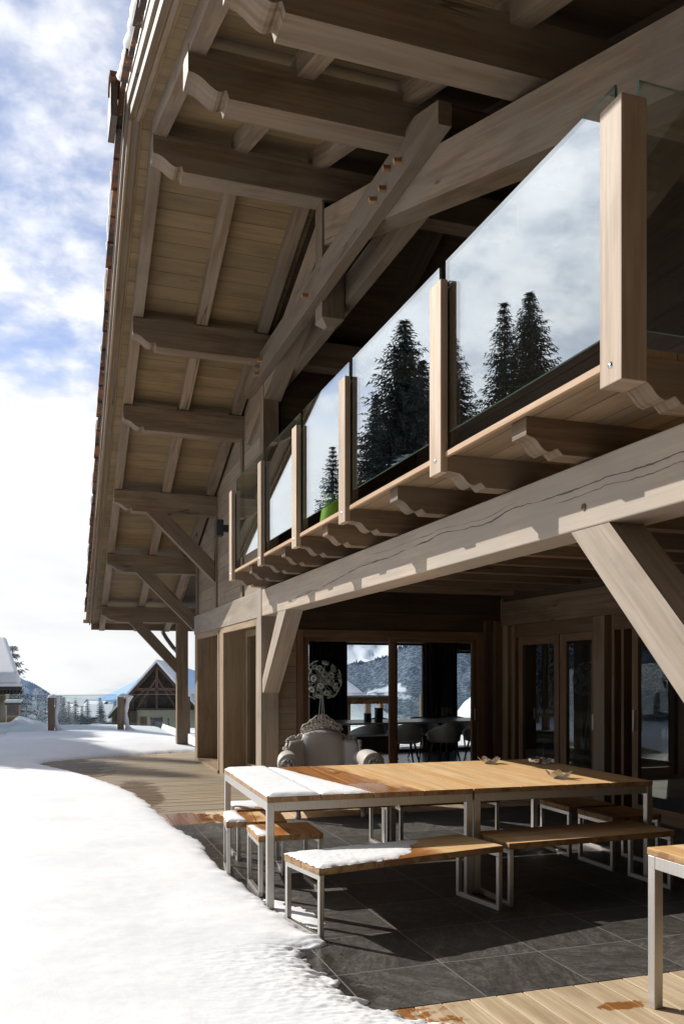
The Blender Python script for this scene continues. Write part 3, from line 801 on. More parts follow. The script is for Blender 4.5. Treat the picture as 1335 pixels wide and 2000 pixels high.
mb = MB(); mb.box(5.917, 6.12, 10.46, 10.64, -.01, 2.6, 'z'); part(mb, 'corner_filler', M['frame'])
for x0, x1, y in ((5.655, 5.70, 10.50), (5.72, 5.78, 10.53), (5.80, 5.915, 10.48)):
    mb = MB(); mb.box(x0, x1, y, 10.6, -.01, 2.30, 'z'); part(mb, 'trim_board', M['frame'], bevel=.004)
# terrace side wall, x = 5.916
mb = MB(); mb.box(5.90, 6.10, 1.0, 10.479, 2.23, 2.556, 'y'); part(mb, 'wall_plate', M['beam'], bevel=.006)
mb = MB(); mb.box(5.93, 6.1, 1.0, 10.53, 2.557, 2.80, 'y'); part(mb, 'wall_infill', M['dark'])
for y0, y1, x, m in ((10.34, 10.47, 5.915, 'reveal'), (10.22, 10.30, 5.95, 'frame'), (8.165, 8.37, 5.902, 'beam'), (8.02, 8.07, 5.93, 'frame'), (7.88, 7.93, 5.95, 'frame'), (10.15, 10.20, 5.92, 'frame')):
    mb = MB(); mb.box(x, 6.08, y0, y1, -.01, 2.229, 'z'); part(mb, 'wall_post', M[m], bevel=.004)
mb = MB(); mb.box(5.93, 6.05, 8.371, 10.149, 2.06, 2.228, 'y'); mb.box(5.93, 6.05, 1.0, 8.019, 2.06, 2.228, 'y'); part(mb, 'door_head', M['frame'], bevel=.003)
door_leaf(5.945, 9.14, 10.10, 2.058, .105, .02, hand=False); door_leaf(5.945, 8.375, 9.07, 2.058, .09, .02)
mb = MB(); mb.box(5.96, 6.0, 9.071, 9.139, .02, 2.058, 'z'); part(mb, 'door_astragal', M['frame'])
for y0, y1 in ((5.75, 7.75), (3.7, 5.72), (1.6, 3.68)): door_leaf(5.955, y0, y1, 2.058, .10, .02)
h = MB(); h.box(5.925, 5.956, 7.68, 7.70, .95, 1.18, 'z'); part(h, 'handle', M['steel'])
# room inside
mb = MB(); mb.box(3.0, 10.6, 10.62, 15.75, -.06, -.012, 'x'); mb.box(6.06, 10.6, 1.0, 10.62, -.06, -.0125, 'y'); part(mb, 'room_floor', M['roomfloor'])
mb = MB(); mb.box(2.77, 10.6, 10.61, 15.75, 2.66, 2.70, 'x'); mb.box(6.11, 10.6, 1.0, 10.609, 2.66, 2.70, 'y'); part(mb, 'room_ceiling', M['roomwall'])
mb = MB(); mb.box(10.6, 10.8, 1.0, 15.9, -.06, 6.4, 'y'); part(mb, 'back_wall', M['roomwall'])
mb = MB()
for x0, x1 in ((2.56, 3.9), (4.78, 5.38), (7.16, 7.73), (9.4, 10.6)): mb.box(x0, x1, 15.752, 15.95, -.06, 2.188, 'z')
mb.box(7.731, 9.399, 15.754, 15.95, 2.04, 2.188, 'x')
part(mb, 'window_pier', M['roomwall'])
for x0, x1, zt in ((3.9, 4.78, 2.185), (5.38, 7.16, 2.185), (7.73, 9.4, 2.035)):
    mb = MB(); mb.box(x0, x0+.05, 15.80, 15.86, 0, zt, 'z'); mb.box(x1-.05, x1, 15.80, 15.86, 0, zt, 'z'); mb.box(x0+.05, x1-.05, 15.801, 15.859, zt-.05, zt, 'x'); mb.box(x0+.05, x1-.05, 15.801, 15.859, 0, .06, 'x')
    o = part(mb, 'window', M['black'])
    g = MB(); g.face([(x0+.05, 15.83, .06), (x1-.05, 15.83, .06), (x1-.05, 15.83, zt-.05), (x0+.05, 15.83, zt-.05)]); part(g, 'pane', M['door_glass'], o)
# gutter and downpipe
mb = MB()
pts = [(math.cos(a)*.075, math.sin(a)*.075) for a in [math.pi+math.pi*j/10 for j in range(11)]]
inn = [(p[0]*.9, p[1]*.9) for p in pts[::-1]]
mb.prism(pts+inn, (.56+xv(YE), YE+.10, zr(YE)+.24), UPY, UPZ, UPX, 5.4, smooth=True); part(mb, 'gutter', M['copper'])
mb = MB(); mb.tube([(2.38, 19.4, 2.62), (2.38, 19.38, 2.50), (2.42, 19.1, 2.36), (2.50, 18.6, 2.14), (2.60, 18.42, 2.00), (2.62, 18.40, 1.85), (2.62, 18.40, -.1)], .045, 10); part(mb, 'downpipe', M['zinc'])

# things fixed to or standing in the chalet
L = empty('wall_lamp', 'small anthracite box lamp on the plank wall left of the balcony', 'wall lamp', (2.56, 12.68, 3.745))
mb = MB(); mb.box(-.23, -.12, -.08, .08, -.12, .12); mb.build('lamp_body', M['lampgrey'], L, bevel=.006)
mb = MB(); mb.box(-.121, 0, -.035, .035, -.05, .05); mb.build('bracket', M['lampgrey'], L, bevel=.004)
o = MB().lathe([(0, 0), (.135, 0), (.14, .012), (.10, .29), (.095, .30), (.09, .292), (.088, .285), (0, .285)], (0, 0, 0), n=28).build('garden_stool', M['green'])
o.location = (2.36, 7.12, 2.834); tag(o, 'lime green tapered plastic stool standing behind the balcony glass', 'stool')
for xa, xb in ((4.66, 5.44), (7.10, 7.79)):
    mb = MB(); n = 40
    mb.grid(lambda u, v: (xa+(xb-xa)*u+.01*math.sin(v*3+u*9), 15.58+.035*math.sin(u*38+.6*math.sin(v*2)), .01+2.54*v), 60, 6)
    o = mb.build('curtain', M['curtain']); tag(o, 'black floor length curtain %s' % ('behind the disc lamp, left of the wide room window' if xa < 5 else 'between the wide window and the right room window'), 'curtain', 'black curtains in the dining room')
# ------------------------------------------------------------------ terrace ground, decking, snow
def wetten(mat, spots, tone=(.34, .17, .085), amp=1.3, sc=7, gl=.42):
    """darken boards where melt-water lies: spots = (x, y, rx, ry)"""
    nt = mat.node_tree
    t = NT.__new__(NT); t.t = nt
    b = [n for n in nt.nodes if n.type == 'BSDF_PRINCIPLED'][0]
    src = b.inputs['Base Color'].links[0].from_socket
    p = t.n('NewGeometry').outputs['Position']; s = t.n('SeparateXYZ', {0: p})
    nz = t.math('MULTIPLY', t.math('SUBTRACT', t.noise(p, sc, 5, .65), .5), amp)
    wet = None
    for x, y, rx, ry in spots:
        dx = t.math('DIVIDE', t.math('SUBTRACT', s.outputs[0], x), rx); dy = t.math('DIVIDE', t.math('SUBTRACT', s.outputs[1], y), ry)
        d = t.math('SQRT', t.math('ADD', t.math('MULTIPLY', dx, dx), t.math('MULTIPLY', dy, dy)))
        w = t.ss(t.math('ADD', d, nz), 1.05, .75)
        wet = w if wet is None else t.math('MAXIMUM', wet, w)
    dark = t.mix(1.0, src, c4(tone), 'MULTIPLY')
    col = t.mix(wet, src, dark)
    nt.links.new(col, b.inputs['Base Color'])
    r = t.math('SUBTRACT', .62, t.math('MULTIPLY', wet, gl)); nt.links.new(r, b.inputs['Roughness'])
    return mat
M['deck_near'] = wetten(wood('deck_boards_near', (.50,.37,.225), (.74,.595,.41), None, crack=.3, knots=1.0, rough=.62), [(1.35, 3.3, .42, .6), (2.55, 3.40, .13, .05)], (.60, .34, .17), 2.6, 13)
M['deck_strip'] = wetten(wood('deck_boards_strip', (.42,.30,.18), (.60,.46,.31), None, crack=.3, knots=.8, rough=.62), [(1.3, 9.3, .42, .6), (1.75, 9.2, .1, .3)])
M['deck_far'] = wetten(wood('deck_boards_far', (.40,.31,.20), (.58,.47,.33), (.44,.39,.31), crack=.2, knots=.6, rough=.62), [(.4, 14.6, .55, 1.6), (1.15, 11.5, .25, 1.6), (.0, 16, .7, .8)], (.46, .36, .27), 2.4, 3, .08)
struct(MB().box(.6, 5.95, 3.707, 8.92, -.03, 0, 'y').build('slate_paving', M['tile']))
def boards(name, mat, x0, x1, y0, y1, ax, pitch=.1455, gap=.006, grooves=0):
    mb = MB(); a = x0 if ax == 'y' else y0; e = x1 if ax == 'y' else y1
    while a < e-.02:
        b = min(a+pitch-gap, e); dz = random.uniform(-.0015, .001)
        if grooves:
            w = (b-a)/grooves
            for k in range(grooves):
                mb.box(x0, x1, a+k*w, a+k*w+w*.78, -.028, dz, 'x')
            mb.box(x0, x1, a, b, -.03, dz-.004, 'x')
        elif ax == 'y': mb.box(a, b, y0, y1, -.03, dz, 'y')
        else: mb.box(x0, x1, a, b, -.03, dz, 'x')
        a += pitch
    return struct(mb.build(name, mat, bevel=0 if grooves else .004))
boards('wood_deck', M['deck_near'], .75, 5.95, .6, 3.702, 'y')
boards('wood_deck', M['deck_far'], -6, 6.5, -9, .55, 'y', .29)  # unseen deck behind the viewer, added to cut bounce from the snow
boards('wood_deck', M['deck_strip'], .5, 5.9, 8.926, 9.70, 'y', .1455)
boards('wood_deck', M['deck_far'], -.6, 2.50, 9.706, 15.75, 'x', .135, .012, 2)
boards('wood_deck', M['deck_far'], -.6, 2.95, 15.752, 17.25, 'x', .135, .012, 2)
boards('wood_deck', M['deck_strip'], 2.73, 5.9, 9.706, 10.5, 'x', .145)
boards('wood_deck', M['deck_far'], -.6, 2.50, 17.252, 17.9, 'y', .145)
mb = MB(); mb.box(-1, 6, .5, 18.2, -.10, -.035, 'y'); struct(mb.build('terrace_slab', M['black']))

EDGE = [(2.2, 1.0), (1.95, 2.9), (1.62, 3.45), (1.50, 3.57), (1.40, 3.75), (1.33, 4.0), (1.30, 4.3), (1.29, 4.6), (1.33, 4.68), (1.45, 4.70), (1.50, 4.76), (1.47, 4.86), (1.44, 5.2), (1.42, 5.4), (1.38, 5.62), (1.37, 5.9), (1.33, 6.5), (1.29, 7.0), (1.30, 7.5), (1.33, 7.9), (1.24, 8.5), (1.20, 8.9), (1.15, 9.7), (1.12, 10.6), (1.05, 11.4), (.86, 12.4), (.62, 13.4), (.30, 14.4), (.02, 15.1), (-.16, 15.6), (-.10, 16.0), (.35, 16.35), (.9, 16.6), (1.6, 16.9), (2.56, 17.2), (2.9, 17.25), (2.9, 24.5), (-30, 24.5), (-30, 1.0)]
def inside(x, y):
    c = False; n = len(EDGE); j = n-1
    for i in range(n):
        xi, yi = EDGE[i]; xj, yj = EDGE[j]
        if (yi > y) != (yj > y) and x < (xj-xi)*(y-yi)/(yj-yi)+xi: c = not c
        j = i
    return c
SEG = list(zip(EDGE[:36], EDGE[1:37]))
def sdist(x, y):
    best = 1e9
    for (ax, ay), (bx, by) in SEG:
        dx, dy = bx-ax, by-ay; t = ((x-ax)*dx+(y-ay)*dy)/(dx*dx+dy*dy); t = 0 if t < 0 else 1 if t > 1 else t
        ex, ey = x-ax-t*dx, y-ay-t*dy; q = ex*ex+ey*ey
        if q < best: best = q
    d = math.sqrt(best)
    return d if inside(x, y) else -d
LEGS = [(1.38, 5.55), (1.49, 4.80), (1.44, 5.33), (1.30, 6.53), (1.31, 6.95), (1.39, 5.86), (1.385, 6.3)]
def snow_h(x, y, d=None):
    """height of the terrace snow above the boards; <=0 where there is none"""
    if d is None: d = sdist(x, y) if -1.7 < x < 3 else 3.0
    near = sstep(4.9, 4.6, y)
    rag = (fbm(x*5.5+y*1.2, y*15, 1.0, 4)*.13*near+fbm(x*7, y*8, 2.0, 4)*.06*(1-near))*math.exp(-max(abs(d)-.05, 0)/.16)
    wgt = sstep(4.9, 4.5, y)*sstep(.25, .75, x)
    d2 = d+rag+(.02 if y < 4.9 else 0)
    if d2 <= 0: return -.02
    h = .055*(1-math.exp(-d2/.10))+.075*sstep(.05, 1.6, d2)
    gran = fbm(x*13+y*3, y*34, 5.0, 4)
    amp = wgt*math.exp(-max(d2-.02, 0)/.20)
    h *= 1+amp*gran*.62
    h += wgt*math.exp(-max(d2, 0)/.32)*.011*max(0, fbm(x*26, y*52, 3.0, 3)+.12)
    h += .012*fbm(x*.9, y*.9, 8.0, 3)*sstep(0, .5, d2)+.0035*fbm(x*5, y*5, 6.0, 3)*sstep(0, .3, d2)
    # tracks of wind and melt further back
    h += .045*sstep(.2, 1.6, d2)*fbm(x*.45, y*.6, 11.0, 3)
    if y > 16.2 and x > -1: h += .05*sstep(16.5, 19, y)
    for lx, ly in LEGS:
        q = math.hypot(x-lx, y-ly)
        if q < .2: h += .028*(1-q/.2)**2*(1 if d2 > .01 else 0)
    return max(h, .002)
def snow_sheet(x0, x1, y0, y1, cell):
    nx, ny = int((x1-x0)/cell), int((y1-y0)/cell)
    H = []
    for j in range(ny+1):
        row = []
        for i in range(nx+1):
            x, y = x0+(x1-x0)*i/nx, y0+(y1-y0)*j/ny
            row.append((x, y, snow_h(x, y)))
        H.append(row)
    mb = MB(); idx = {}
    for j in range(ny):
        for i in range(nx):
            q = [(j, i), (j, i+1), (j+1, i+1), (j+1, i)]
            if sum(H[a][b][2] > 0 for a, b in q) < 2: continue
            for k in q:
                if k not in idx: idx[k] = len(mb.v); mb.v.append(H[k[0]][k[1]])
            mb.f.append(tuple(idx[k] for k in q)); mb.uv.append([(0, 0)]*4); mb.mi.append(0); mb.sm.append(True)
    return mb
struct(snow_sheet(.15, 2.0, 2.9, 6.0, .0105).build('snow_ground', M['snow']))
struct(snow_sheet(.15, 1.8, 6.0, 12.0, .035).build('snow_ground', M['snow']))
struct(snow_sheet(-1.65, .16, 1.2, 12.0, .05).build('snow_ground', M['snow']))
struct(snow_sheet(-1.65, 3.0, 12.0, 24.4, .07).build('snow_ground', M['snow']))
struct(snow_sheet(-29, -1.6, 1.2, 24.4, .45).build('snow_ground', M['snow']))

# ------------------------------------------------------------------ snow lying on furniture
def cap_snow(name, label, cat, poly, thick, parent_xf, cell=.016, soft=.06, rough=.25, seed=0.0, group=None, ragged=None, fade=None):
    """pillow of snow over a polygon in an object's plane (matrix parent_xf)"""
    xs = [p[0] for p in poly]; ys = [p[1] for p in poly]
    n = len(poly)
    def sd(x, y):
        b = 1e9; c = False; j = n-1
        for i in range(n):
            ax, ay = poly[i]; bx, by = poly[j]
            dx, dy = bx-ax, by-ay; t = max(0, min(1, ((x-ax)*dx+(y-ay)*dy)/(dx*dx+dy*dy)))
            w = ragged[i] if ragged else 0
            q = math.hypot(x-ax-t*dx, y-ay-t*dy)
            b = min(b, q)
            if (ay > y) != (by > y) and x < (bx-ax)*(y-ay)/(by-ay)+ax: c = not c
            j = i
        return b if c else -b
    x0, x1, y0, y1 = min(xs)-.01, max(xs)+.01, min(ys)-.01, max(ys)+.01
    nx, ny = int((x1-x0)/cell)+1, int((y1-y0)/cell)+1
    mb = MB(); idx = {}; H = {}
    for j in range(ny+1):
        for i in range(nx+1):
            x, y = x0+(x1-x0)*i/nx, y0+(y1-y0)*j/ny
            d = sd(x, y)+fbm(x*11+seed, y*11, seed, 3)*.045*rough
            h = -1
            if d > 0:
                u = min(1, d/soft); h = thick*math.sqrt(max(0, 1-(1-u)**2))*(1+.18*fbm(x*3+seed, y*3, seed+3, 2)+rough*.22*fbm(x*28, y*28, seed, 2))
            if fade and h > 0: h *= 1-.8*sstep(fade[0], fade[1], x)
            H[(i, j)] = (x, y, h)
    for j in range(ny):
        for i in range(nx):
            q = [(i, j), (i+1, j), (i+1, j+1), (i, j+1)]
            if sum(H[k][2] > 0 for k in q) < 2: continue
            for k in q:
                if k not in idx: idx[k] = len(mb.v); mb.v.append((H[k][0], H[k][1], max(H[k][2], .001)))
            mb.f.append(tuple(idx[k] for k in q)); mb.uv.append([(0, 0)]*4); mb.mi.append(0); mb.sm.append(True)
    o = mb.build(name, M['snow']); o.matrix_world = parent_xf
    return tag(o, label, cat, group)

# ------------------------------------------------------------------ outdoor tables and benches
def plank_top(root, L, W, n, z1, th, along, mat, name='plank'):
    gap = .005
    for i in range(n):
        mb = MB()
        if along == 'y':
            w = L/n; mb.box(i*w+gap/2, (i+1)*w-gap/2, 0, W, z1-th, z1, 'y')
        else:
            w = W/n; mb.box(0, L, i*w+gap/2, (i+1)*w-gap/2, z1-th, z1, 'x')
        mb.build(name, mat, root, bevel=.003)
def table(label, loc, rz, mat, L=1.5, W=1.77, group=None):
    t = empty('outdoor_table', label, 'table', loc, rz, group)
    plank_top(t, L, W, 4, .75, .034, 'y', mat)
    q = .048
    for x in (.004, L-q-.004):
        for y in (.004, W-q-.004):
            mb = MB(); mb.box(x, x+q, y, y+q, 0, .715, 'z'); mb.build('leg', M['steel'], t, bevel=.003)
    mb = MB(); a = .052
    for y in (.006, W-.030): mb.box(a, L-a, y, y+.024, .655, .715, 'x')
    for x in (.006, L-.030): mb.box(x, x+.024, a, W-a, .655, .715, 'y')
    mb.build('apron', M['steel'], t, bevel=.002)
    return t
def bench(label, loc, rz, mat, L=1.38, W=.48, H=.43, cat='bench', name='bench', along='x', n=2, group=None):
    t = empty(name, label, cat, loc, rz, group)
    plank_top(t, L, W, n, H, .042, along, mat)
    q = .03
    for x in (.006, L-q-.006):
        mb = MB(); zt = H-.043
        mb.box(x, x+q, .006, .006+q, q, zt-q, 'z'); mb.box(x, x+q, W-q-.006, W-.006, q, zt-q, 'z')
        mb.box(x, x+q, .006, W-.006, 0, q, 'y'); mb.box(x, x+q, .006, W-.006, zt-q, zt, 'y')
        mb.build('leg_frame', M['steel'], t, bevel=.002)
    return t
RT = -.032
TA = (1.355, 5.515, 0)
ct, st_ = math.cos(RT), math.sin(RT)
TB = (TA[0]+1.506*ct, TA[1]+1.506*st_, 0)
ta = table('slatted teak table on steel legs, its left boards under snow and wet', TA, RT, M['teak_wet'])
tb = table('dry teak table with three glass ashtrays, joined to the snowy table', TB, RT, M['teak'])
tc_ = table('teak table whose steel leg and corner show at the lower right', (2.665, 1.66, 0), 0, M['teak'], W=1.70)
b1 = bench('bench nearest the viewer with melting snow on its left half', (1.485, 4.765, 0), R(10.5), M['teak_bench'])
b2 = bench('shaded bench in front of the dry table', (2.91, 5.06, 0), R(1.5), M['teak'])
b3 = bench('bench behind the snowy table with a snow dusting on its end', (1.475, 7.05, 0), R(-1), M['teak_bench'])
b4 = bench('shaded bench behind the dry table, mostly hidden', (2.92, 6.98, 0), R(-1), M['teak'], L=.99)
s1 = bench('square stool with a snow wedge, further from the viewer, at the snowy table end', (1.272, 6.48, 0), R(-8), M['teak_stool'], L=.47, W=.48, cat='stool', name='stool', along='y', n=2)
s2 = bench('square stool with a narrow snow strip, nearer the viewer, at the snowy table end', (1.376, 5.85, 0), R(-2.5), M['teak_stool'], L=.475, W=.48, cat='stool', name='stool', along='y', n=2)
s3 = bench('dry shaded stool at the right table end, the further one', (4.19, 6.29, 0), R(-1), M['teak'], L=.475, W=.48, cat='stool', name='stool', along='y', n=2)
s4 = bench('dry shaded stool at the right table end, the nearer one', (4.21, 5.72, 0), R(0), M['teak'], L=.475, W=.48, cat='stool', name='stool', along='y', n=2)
def xf(o, z): return Matrix.Translation(o.location)@Matrix.Rotation(o.rotation_euler.z, 4, 'Z')@Matrix.Translation((0, 0, z))
G = 'snow lying on the terrace furniture'
cap_snow('snow_cover', 'smooth snow slab on the leftmost board of the snowy table', 'snow', [(.012, .012), (.368, .012), (.368, 1.755), (.012, 1.755)], .024, xf(ta, .75), .014, .06, .25, 1.0, G)
cap_snow('snow_cover', 'tapering snow on the second board of the snowy table', 'snow', [(.380, .012), (.735, .012), (.70, .25), (.62, .7), (.54, 1.15), (.46, 1.66), (.380, 1.75)], .018, xf(ta, .75), .012, .09, .6, 2.0, G)
cap_snow('snow_cover', 'granular snow on the left half of the nearest bench', 'snow', [(.004, .004), (.42, .004), (.56, .03), (.72, .12), (.80, .26), (.92, .36), (1.0, .44), (.85, .472), (.004, .472)], .019, xf(b1, .43), .010, .09, .9, 3.0, G, None, (.25, .95))
cap_snow('snow_cover', 'thin snow strip on the end of the bench behind the snowy table', 'snow', [(.01, .06), (.5, .10), (.62, .36), (.5, .46), (.01, .46)], .012, xf(b3, .43), .014, .05, .6, 4.0, G)
cap_snow('snow_cover', 'snow wedge on the further snowy stool', 'snow', [(.006, .006), (.165, .006), (.14, .2), (.11, .46), (.006, .47)], .024, xf(s1, .43), .010, .05, .4, 5.0, G)
cap_snow('snow_cover', 'narrow snow strip on the nearer snowy stool', 'snow', [(.012, .03), (.10, .012), (.09, .15), (.05, .42), (.012, .46)], .012, xf(s2, .43), .010, .04, .5, 6.0, G)
for o in (MB(),):
    pass
def floor_snow(poly, th, seed, label):
    cap_snow('snow_patch', label, 'snow', poly, th, Matrix.Translation((0, 0, .001)), .014, .14, 1.6, seed, 'thin snow patches on the slate')
floor_snow([(1.43, 5.30), (1.50, 5.10), (1.58, 5.0), (1.62, 5.12), (1.60, 5.4), (1.50, 5.7), (1.40, 5.8)], .008, 11.0, 'sunlit patch of thin snow on slate behind the nearest bench leg')

# ------------------------------------------------------------------ glass ashtrays
def star_tray(label, loc, rz, n=5):
    mb = MB(); N = 60
    prof = [(.30, 0), (.42, .0), (.62, .16), (.86, .34), (1.0, .48), (.96, .50), (.74, .36), (.48, .18), (.2, .12), (.0, .12)]
    mb.v.append((0, 0, 0)); base = 1
    for r, z in prof[:-1]:
        for k in range(N):
            a = 2*math.pi*k/N; p = .5+.5*math.cos(n*a)
            rr = .085*r*(1+.28*(p-.5)*r); zz = .085*z*(.55+.75*p*r)
            mb.v.append((rr*math.cos(a), rr*math.sin(a), zz))
    mb.v.append((0, 0, .010)); m = len(prof)-1
    for i in range(m-1):
        for k in range(N):
            k2 = (k+1) % N; mb.f.append((base+i*N+k, base+i*N+k2, base+(i+1)*N+k2, base+(i+1)*N+k))
    for k in range(N):
        k2 = (k+1) % N; mb.f.append((0, base+k2, base+k)); mb.f.append((len(mb.v)-1, base+(m-1)*N+k, base+(m-1)*N+k2))
    mb.uv = [[(0, 0)]*len(f) for f in mb.f]; mb.mi = [0]*len(mb.f); mb.sm = [True]*len(mb.f)
    o = mb.build('ashtray', M['crystal']); o.location = loc; o.rotation_euler = (0, 0, rz); o.scale = (1.12, 1.12, 1.12)
    return tag(o, label, 'ashtray')
star_tray('star shaped glass ashtray in sunlight at the back edge of the table', (3.79, 6.95, .7505), .3)
star_tray('star shaped glass ashtray near the front edge at the shadow line', (3.77, 5.79, .7505), 1.1)
mb = MB(); N = 48; prof = [(0, 0), (.9, 0), (1, .1), (1, .9), (.92, 1), (.62, 1), (.58, .9), (.52, .3), (0, .28)]
for r, z in prof:
    for k in range(N):
        a = 2*math.pi*k/N; c, s_ = math.cos(a), math.sin(a); q = (abs(c)**5+abs(s_)**5)**(-1/5)
        mb.v.append((r*q*c*.085+1e-5*c, r*q*s_*.085+1e-5*s_, z*.05*(1-.25*max(0, math.cos(4*a))*(1 if z > .5 else 0))))
for i in range(len(prof)-1):
    for k in range(N):
        k2 = (k+1) % N; mb.f.append((i*N+k, i*N+k2, (i+1)*N+k2, (i+1)*N+k)); mb.uv.append([(0, 0)]*4); mb.mi.append(0); mb.sm.append(i not in (0, 1, 2))
o = mb.build('ashtray', M['crystal']); o.location = (4.24, 6.83, .7505); o.rotation_euler = (0, 0, .2); tag(o, 'square block shaped glass ashtray in the shaded back corner', 'ashtray')

# ------------------------------------------------------------------ baroque armchair
AC = empty('armchair', 'white moulded baroque armchair with carved crest and rolled arms behind the tables', 'armchair', (2.94, 9.13, 0), R(-10))
def back_top(u):      # height of the upholstered back
    a = abs(u)
    return .905-.05*(a/.52)**2 if a < .52 else .80-.02*((a-.52)/.48)-.16*max(0, (a-.86)/.14)**2
def back_pt(u, v, off=0):
    a = abs(u); x = u*.445*(1-.06*(1-v)); z = .26+(back_top(u)-.26)*v
    y = .36+.10*v-.26*max(0, a-.45)**1.3
    puff = .085*math.sqrt(max(0, 1-min(1, (a/.52))**4)) if a < .52 else .08*math.sqrt(max(0, 1-((a-.76)/.245)**2)) if a < 1.0 else 0
    puff *= math.sqrt(max(0, 1-(2*v-1)**6))
    return (x, y-puff*(1-off)+off*.09, z)
mb = MB(); nu, nv = 56, 22
mb.grid(lambda u, v: back_pt(u*2-1, v), nu, nv)
mb.grid(lambda u, v: (lambda p: (p[0], p[1]+.07+.03*math.sin(math.pi*v), p[2]))(back_pt(1-u*2, v, .8)), nu, nv)
edge = []
for i in range(nu): edge.append(((i, nv), (i+1, nv)))
for (a, b) in edge:
    p0 = back_pt(a[0]/nu*2-1, 1); p1 = back_pt(b[0]/nu*2-1, 1)
    q0 = back_pt(a[0]/nu*2-1, 1, .8); q1 = back_pt(b[0]/nu*2-1, 1, .8)
    mb.face([p0, p1, (q1[0], q1[1]+.07, q1[2]), (q0[0], q0[1]+.07, q0[2])], smooth=True)
mb.build('back', M['whitepl'], AC)
mb = MB()
mb.grid(lambda u, v: ((u*2-1)*.36, -.34+.74*v, .40+.05*math.sqrt(max(0, 1-(2*u-1)**4))*math.sqrt(max(0, 1-(2*v-1)**6))), 24, 24)
mb.build('seat_cushion', M['whitepl'], AC)
mb = MB(); mb.box(-.40, .40, -.33, .42, .17, .405); mb.build('seat_base', M['whitepl'], AC, bevel=.04, seg=4)
for sx in (-1, 1):
    mb = MB(); pts = []; rs = []
    for i in range(15):
        k = i/14; pts.append((sx*(.40+.06*k+.02*math.sin(k*3)), .40-.74*k, .565+.035*math.sin(k*math.pi)+.02*k)); rs.append(.085+.038*k if i < 14 else .05)
    pts.append((pts[-1][0], pts[-1][1]-.012, pts[-1][2])); rs[-1] = .125; rs.append(.085)
    mb.tube(pts, rs, 24)
    mb.box(sx*.42-.06, sx*.42+.06, -.26, .38, .18, .56)
    mb.build('arm', M['whitepl'], AC, bevel=.02)
    a = MB(); c = V((pts[-1][0], pts[-1][1]-.008, pts[-1][2]))
    sp = [(c.x+sx*(.078-.0042*i)*math.cos(i*.55), c.y-.004, c.z+(.078-.0042*i)*math.sin(i*.55)) for i in range(17)]
    a.tube(sp, .013, 8); a.ball((c.x, c.y-.008, c.z), .026, 10)
    for i in range(7):
        an = i*.9; a.ball((c.x+.05*math.cos(an), c.y-.006, c.z+.05*math.sin(an)), .017, 8)
    for i in range(6): a.tube([(c.x+sx*.01*i-sx*.03, c.y-.003, c.z-.10-.05*i), (c.x+sx*(.03-.012*i), c.y-.012, c.z-.13-.05*i), (c.x-sx*(.03-.006*i), c.y-.006, c.z-.15-.05*i)], [.012, .016, .008], 8)
    a.build('arm_scroll', M['whitepl'], AC)
# carved border: scrolls along the outline, tall pierced crest in the middle
mb = MB()
def scroll(c, r, turn, ph, side, tilt=0, w=.0085, drop=.045):
    sp = []; n = 18
    for i in range(n):
        k = i/(n-1); rr = r*(1-.86*k); an = ph+side*k*turn*2*math.pi
        sp.append((c[0]+rr*math.cos(an), c[1]-.012*k, c[2]+rr*math.sin(an)))
    mb.tube(sp, [w*(1.15-.3*i/n) for i in range(n)], 6)
    mb.ball((c[0], c[1]-.012, c[2]), w*1.7, 6)
def rail(u): p = back_pt(u, 1, .75); return V((p[0], p[1]+.012, p[2]))
mb.tube([rail(-1+2*i/60) for i in range(61)], .018, 8)
for sx in (-1, 1):
    for i, (u, up, r) in enumerate(((.06, .028, .026), (.20, .045, .034), (.34, .040, .034), (.46, .038, .036), (.545, .030, .034), (.66, .022, .026), (.76, .024, .030), (.87, .020, .028), (.97, .012, .026))):
        p = rail(sx*u); scroll((p.x+sx*.004, p.y, p.z+up), r, 1.15, R(200 if sx < 0 else -20), -sx if i % 2 else sx)
        mb.ball((p.x+sx*.02, p.y-.006, p.z+.012), .014, 6)
        mb.ball((p.x-sx*.018, p.y-.006, p.z+up+r*.8), .012, 6)
    # outer side rail with leaves running down to the arm
    pts = [(sx*(.412+.012*math.sin(k*.9)), .31-.012*k, .80-.05*k) for k in range(6)]
    mb.tube(pts, .017, 8)
    for k in range(5): scroll((sx*(.425+.008*(k % 2)), .305-.012*k, .79-.052*k), .021, 1.0, R(60*k), sx if k % 2 else -sx, w=.007)
    # crest scrolls
    for cx, cz, r in ((.055, .985, .030), (.105, .975, .030), (.15, .955, .027), (.075, 1.025, .024), (.118, 1.005, .022), (.035, 1.05, .020), (.195, .935, .028)):
        scroll((sx*cx, .475, cz), r, 1.2, R(90+sx*60), sx if int(cx*100) % 2 else -sx, w=.0085)
    mb.tube([(sx*x, .478, z) for x, z in ((.25, .905), (.22, .965), (.165, .985), (.135, 1.02), (.09, 1.045), (.06, 1.075), (.0, 1.085))], .011, 6)
    for x, z in ((.02, .97), (.045, 1.0), (.02, 1.03), (.085, .95), (.13, .93)): mb.ball((sx*x, .47, z), .014, 6)
scroll((0, .47, 1.06), .024, 1.2, 0, 1, w=.008)
for z in (.94, .975, 1.01, 1.04): mb.ball((0, .462, z), .016, 8)
mb.build('carved_crest', M['whitepl'], AC)
mb = MB(); mb.tube([(-.38, -.335, .20), (-.2, -.35, .17), (0, -.355, .15), (.2, -.35, .17), (.38, -.335, .20)], [.03, .024, .035, .024, .03], 8)
for i in range(9): mb.ball((-.32+i*.08, -.35, .20+.01*(i % 2)), .024, 6)
mb.build('carved_rail', M['whitepl'], AC)
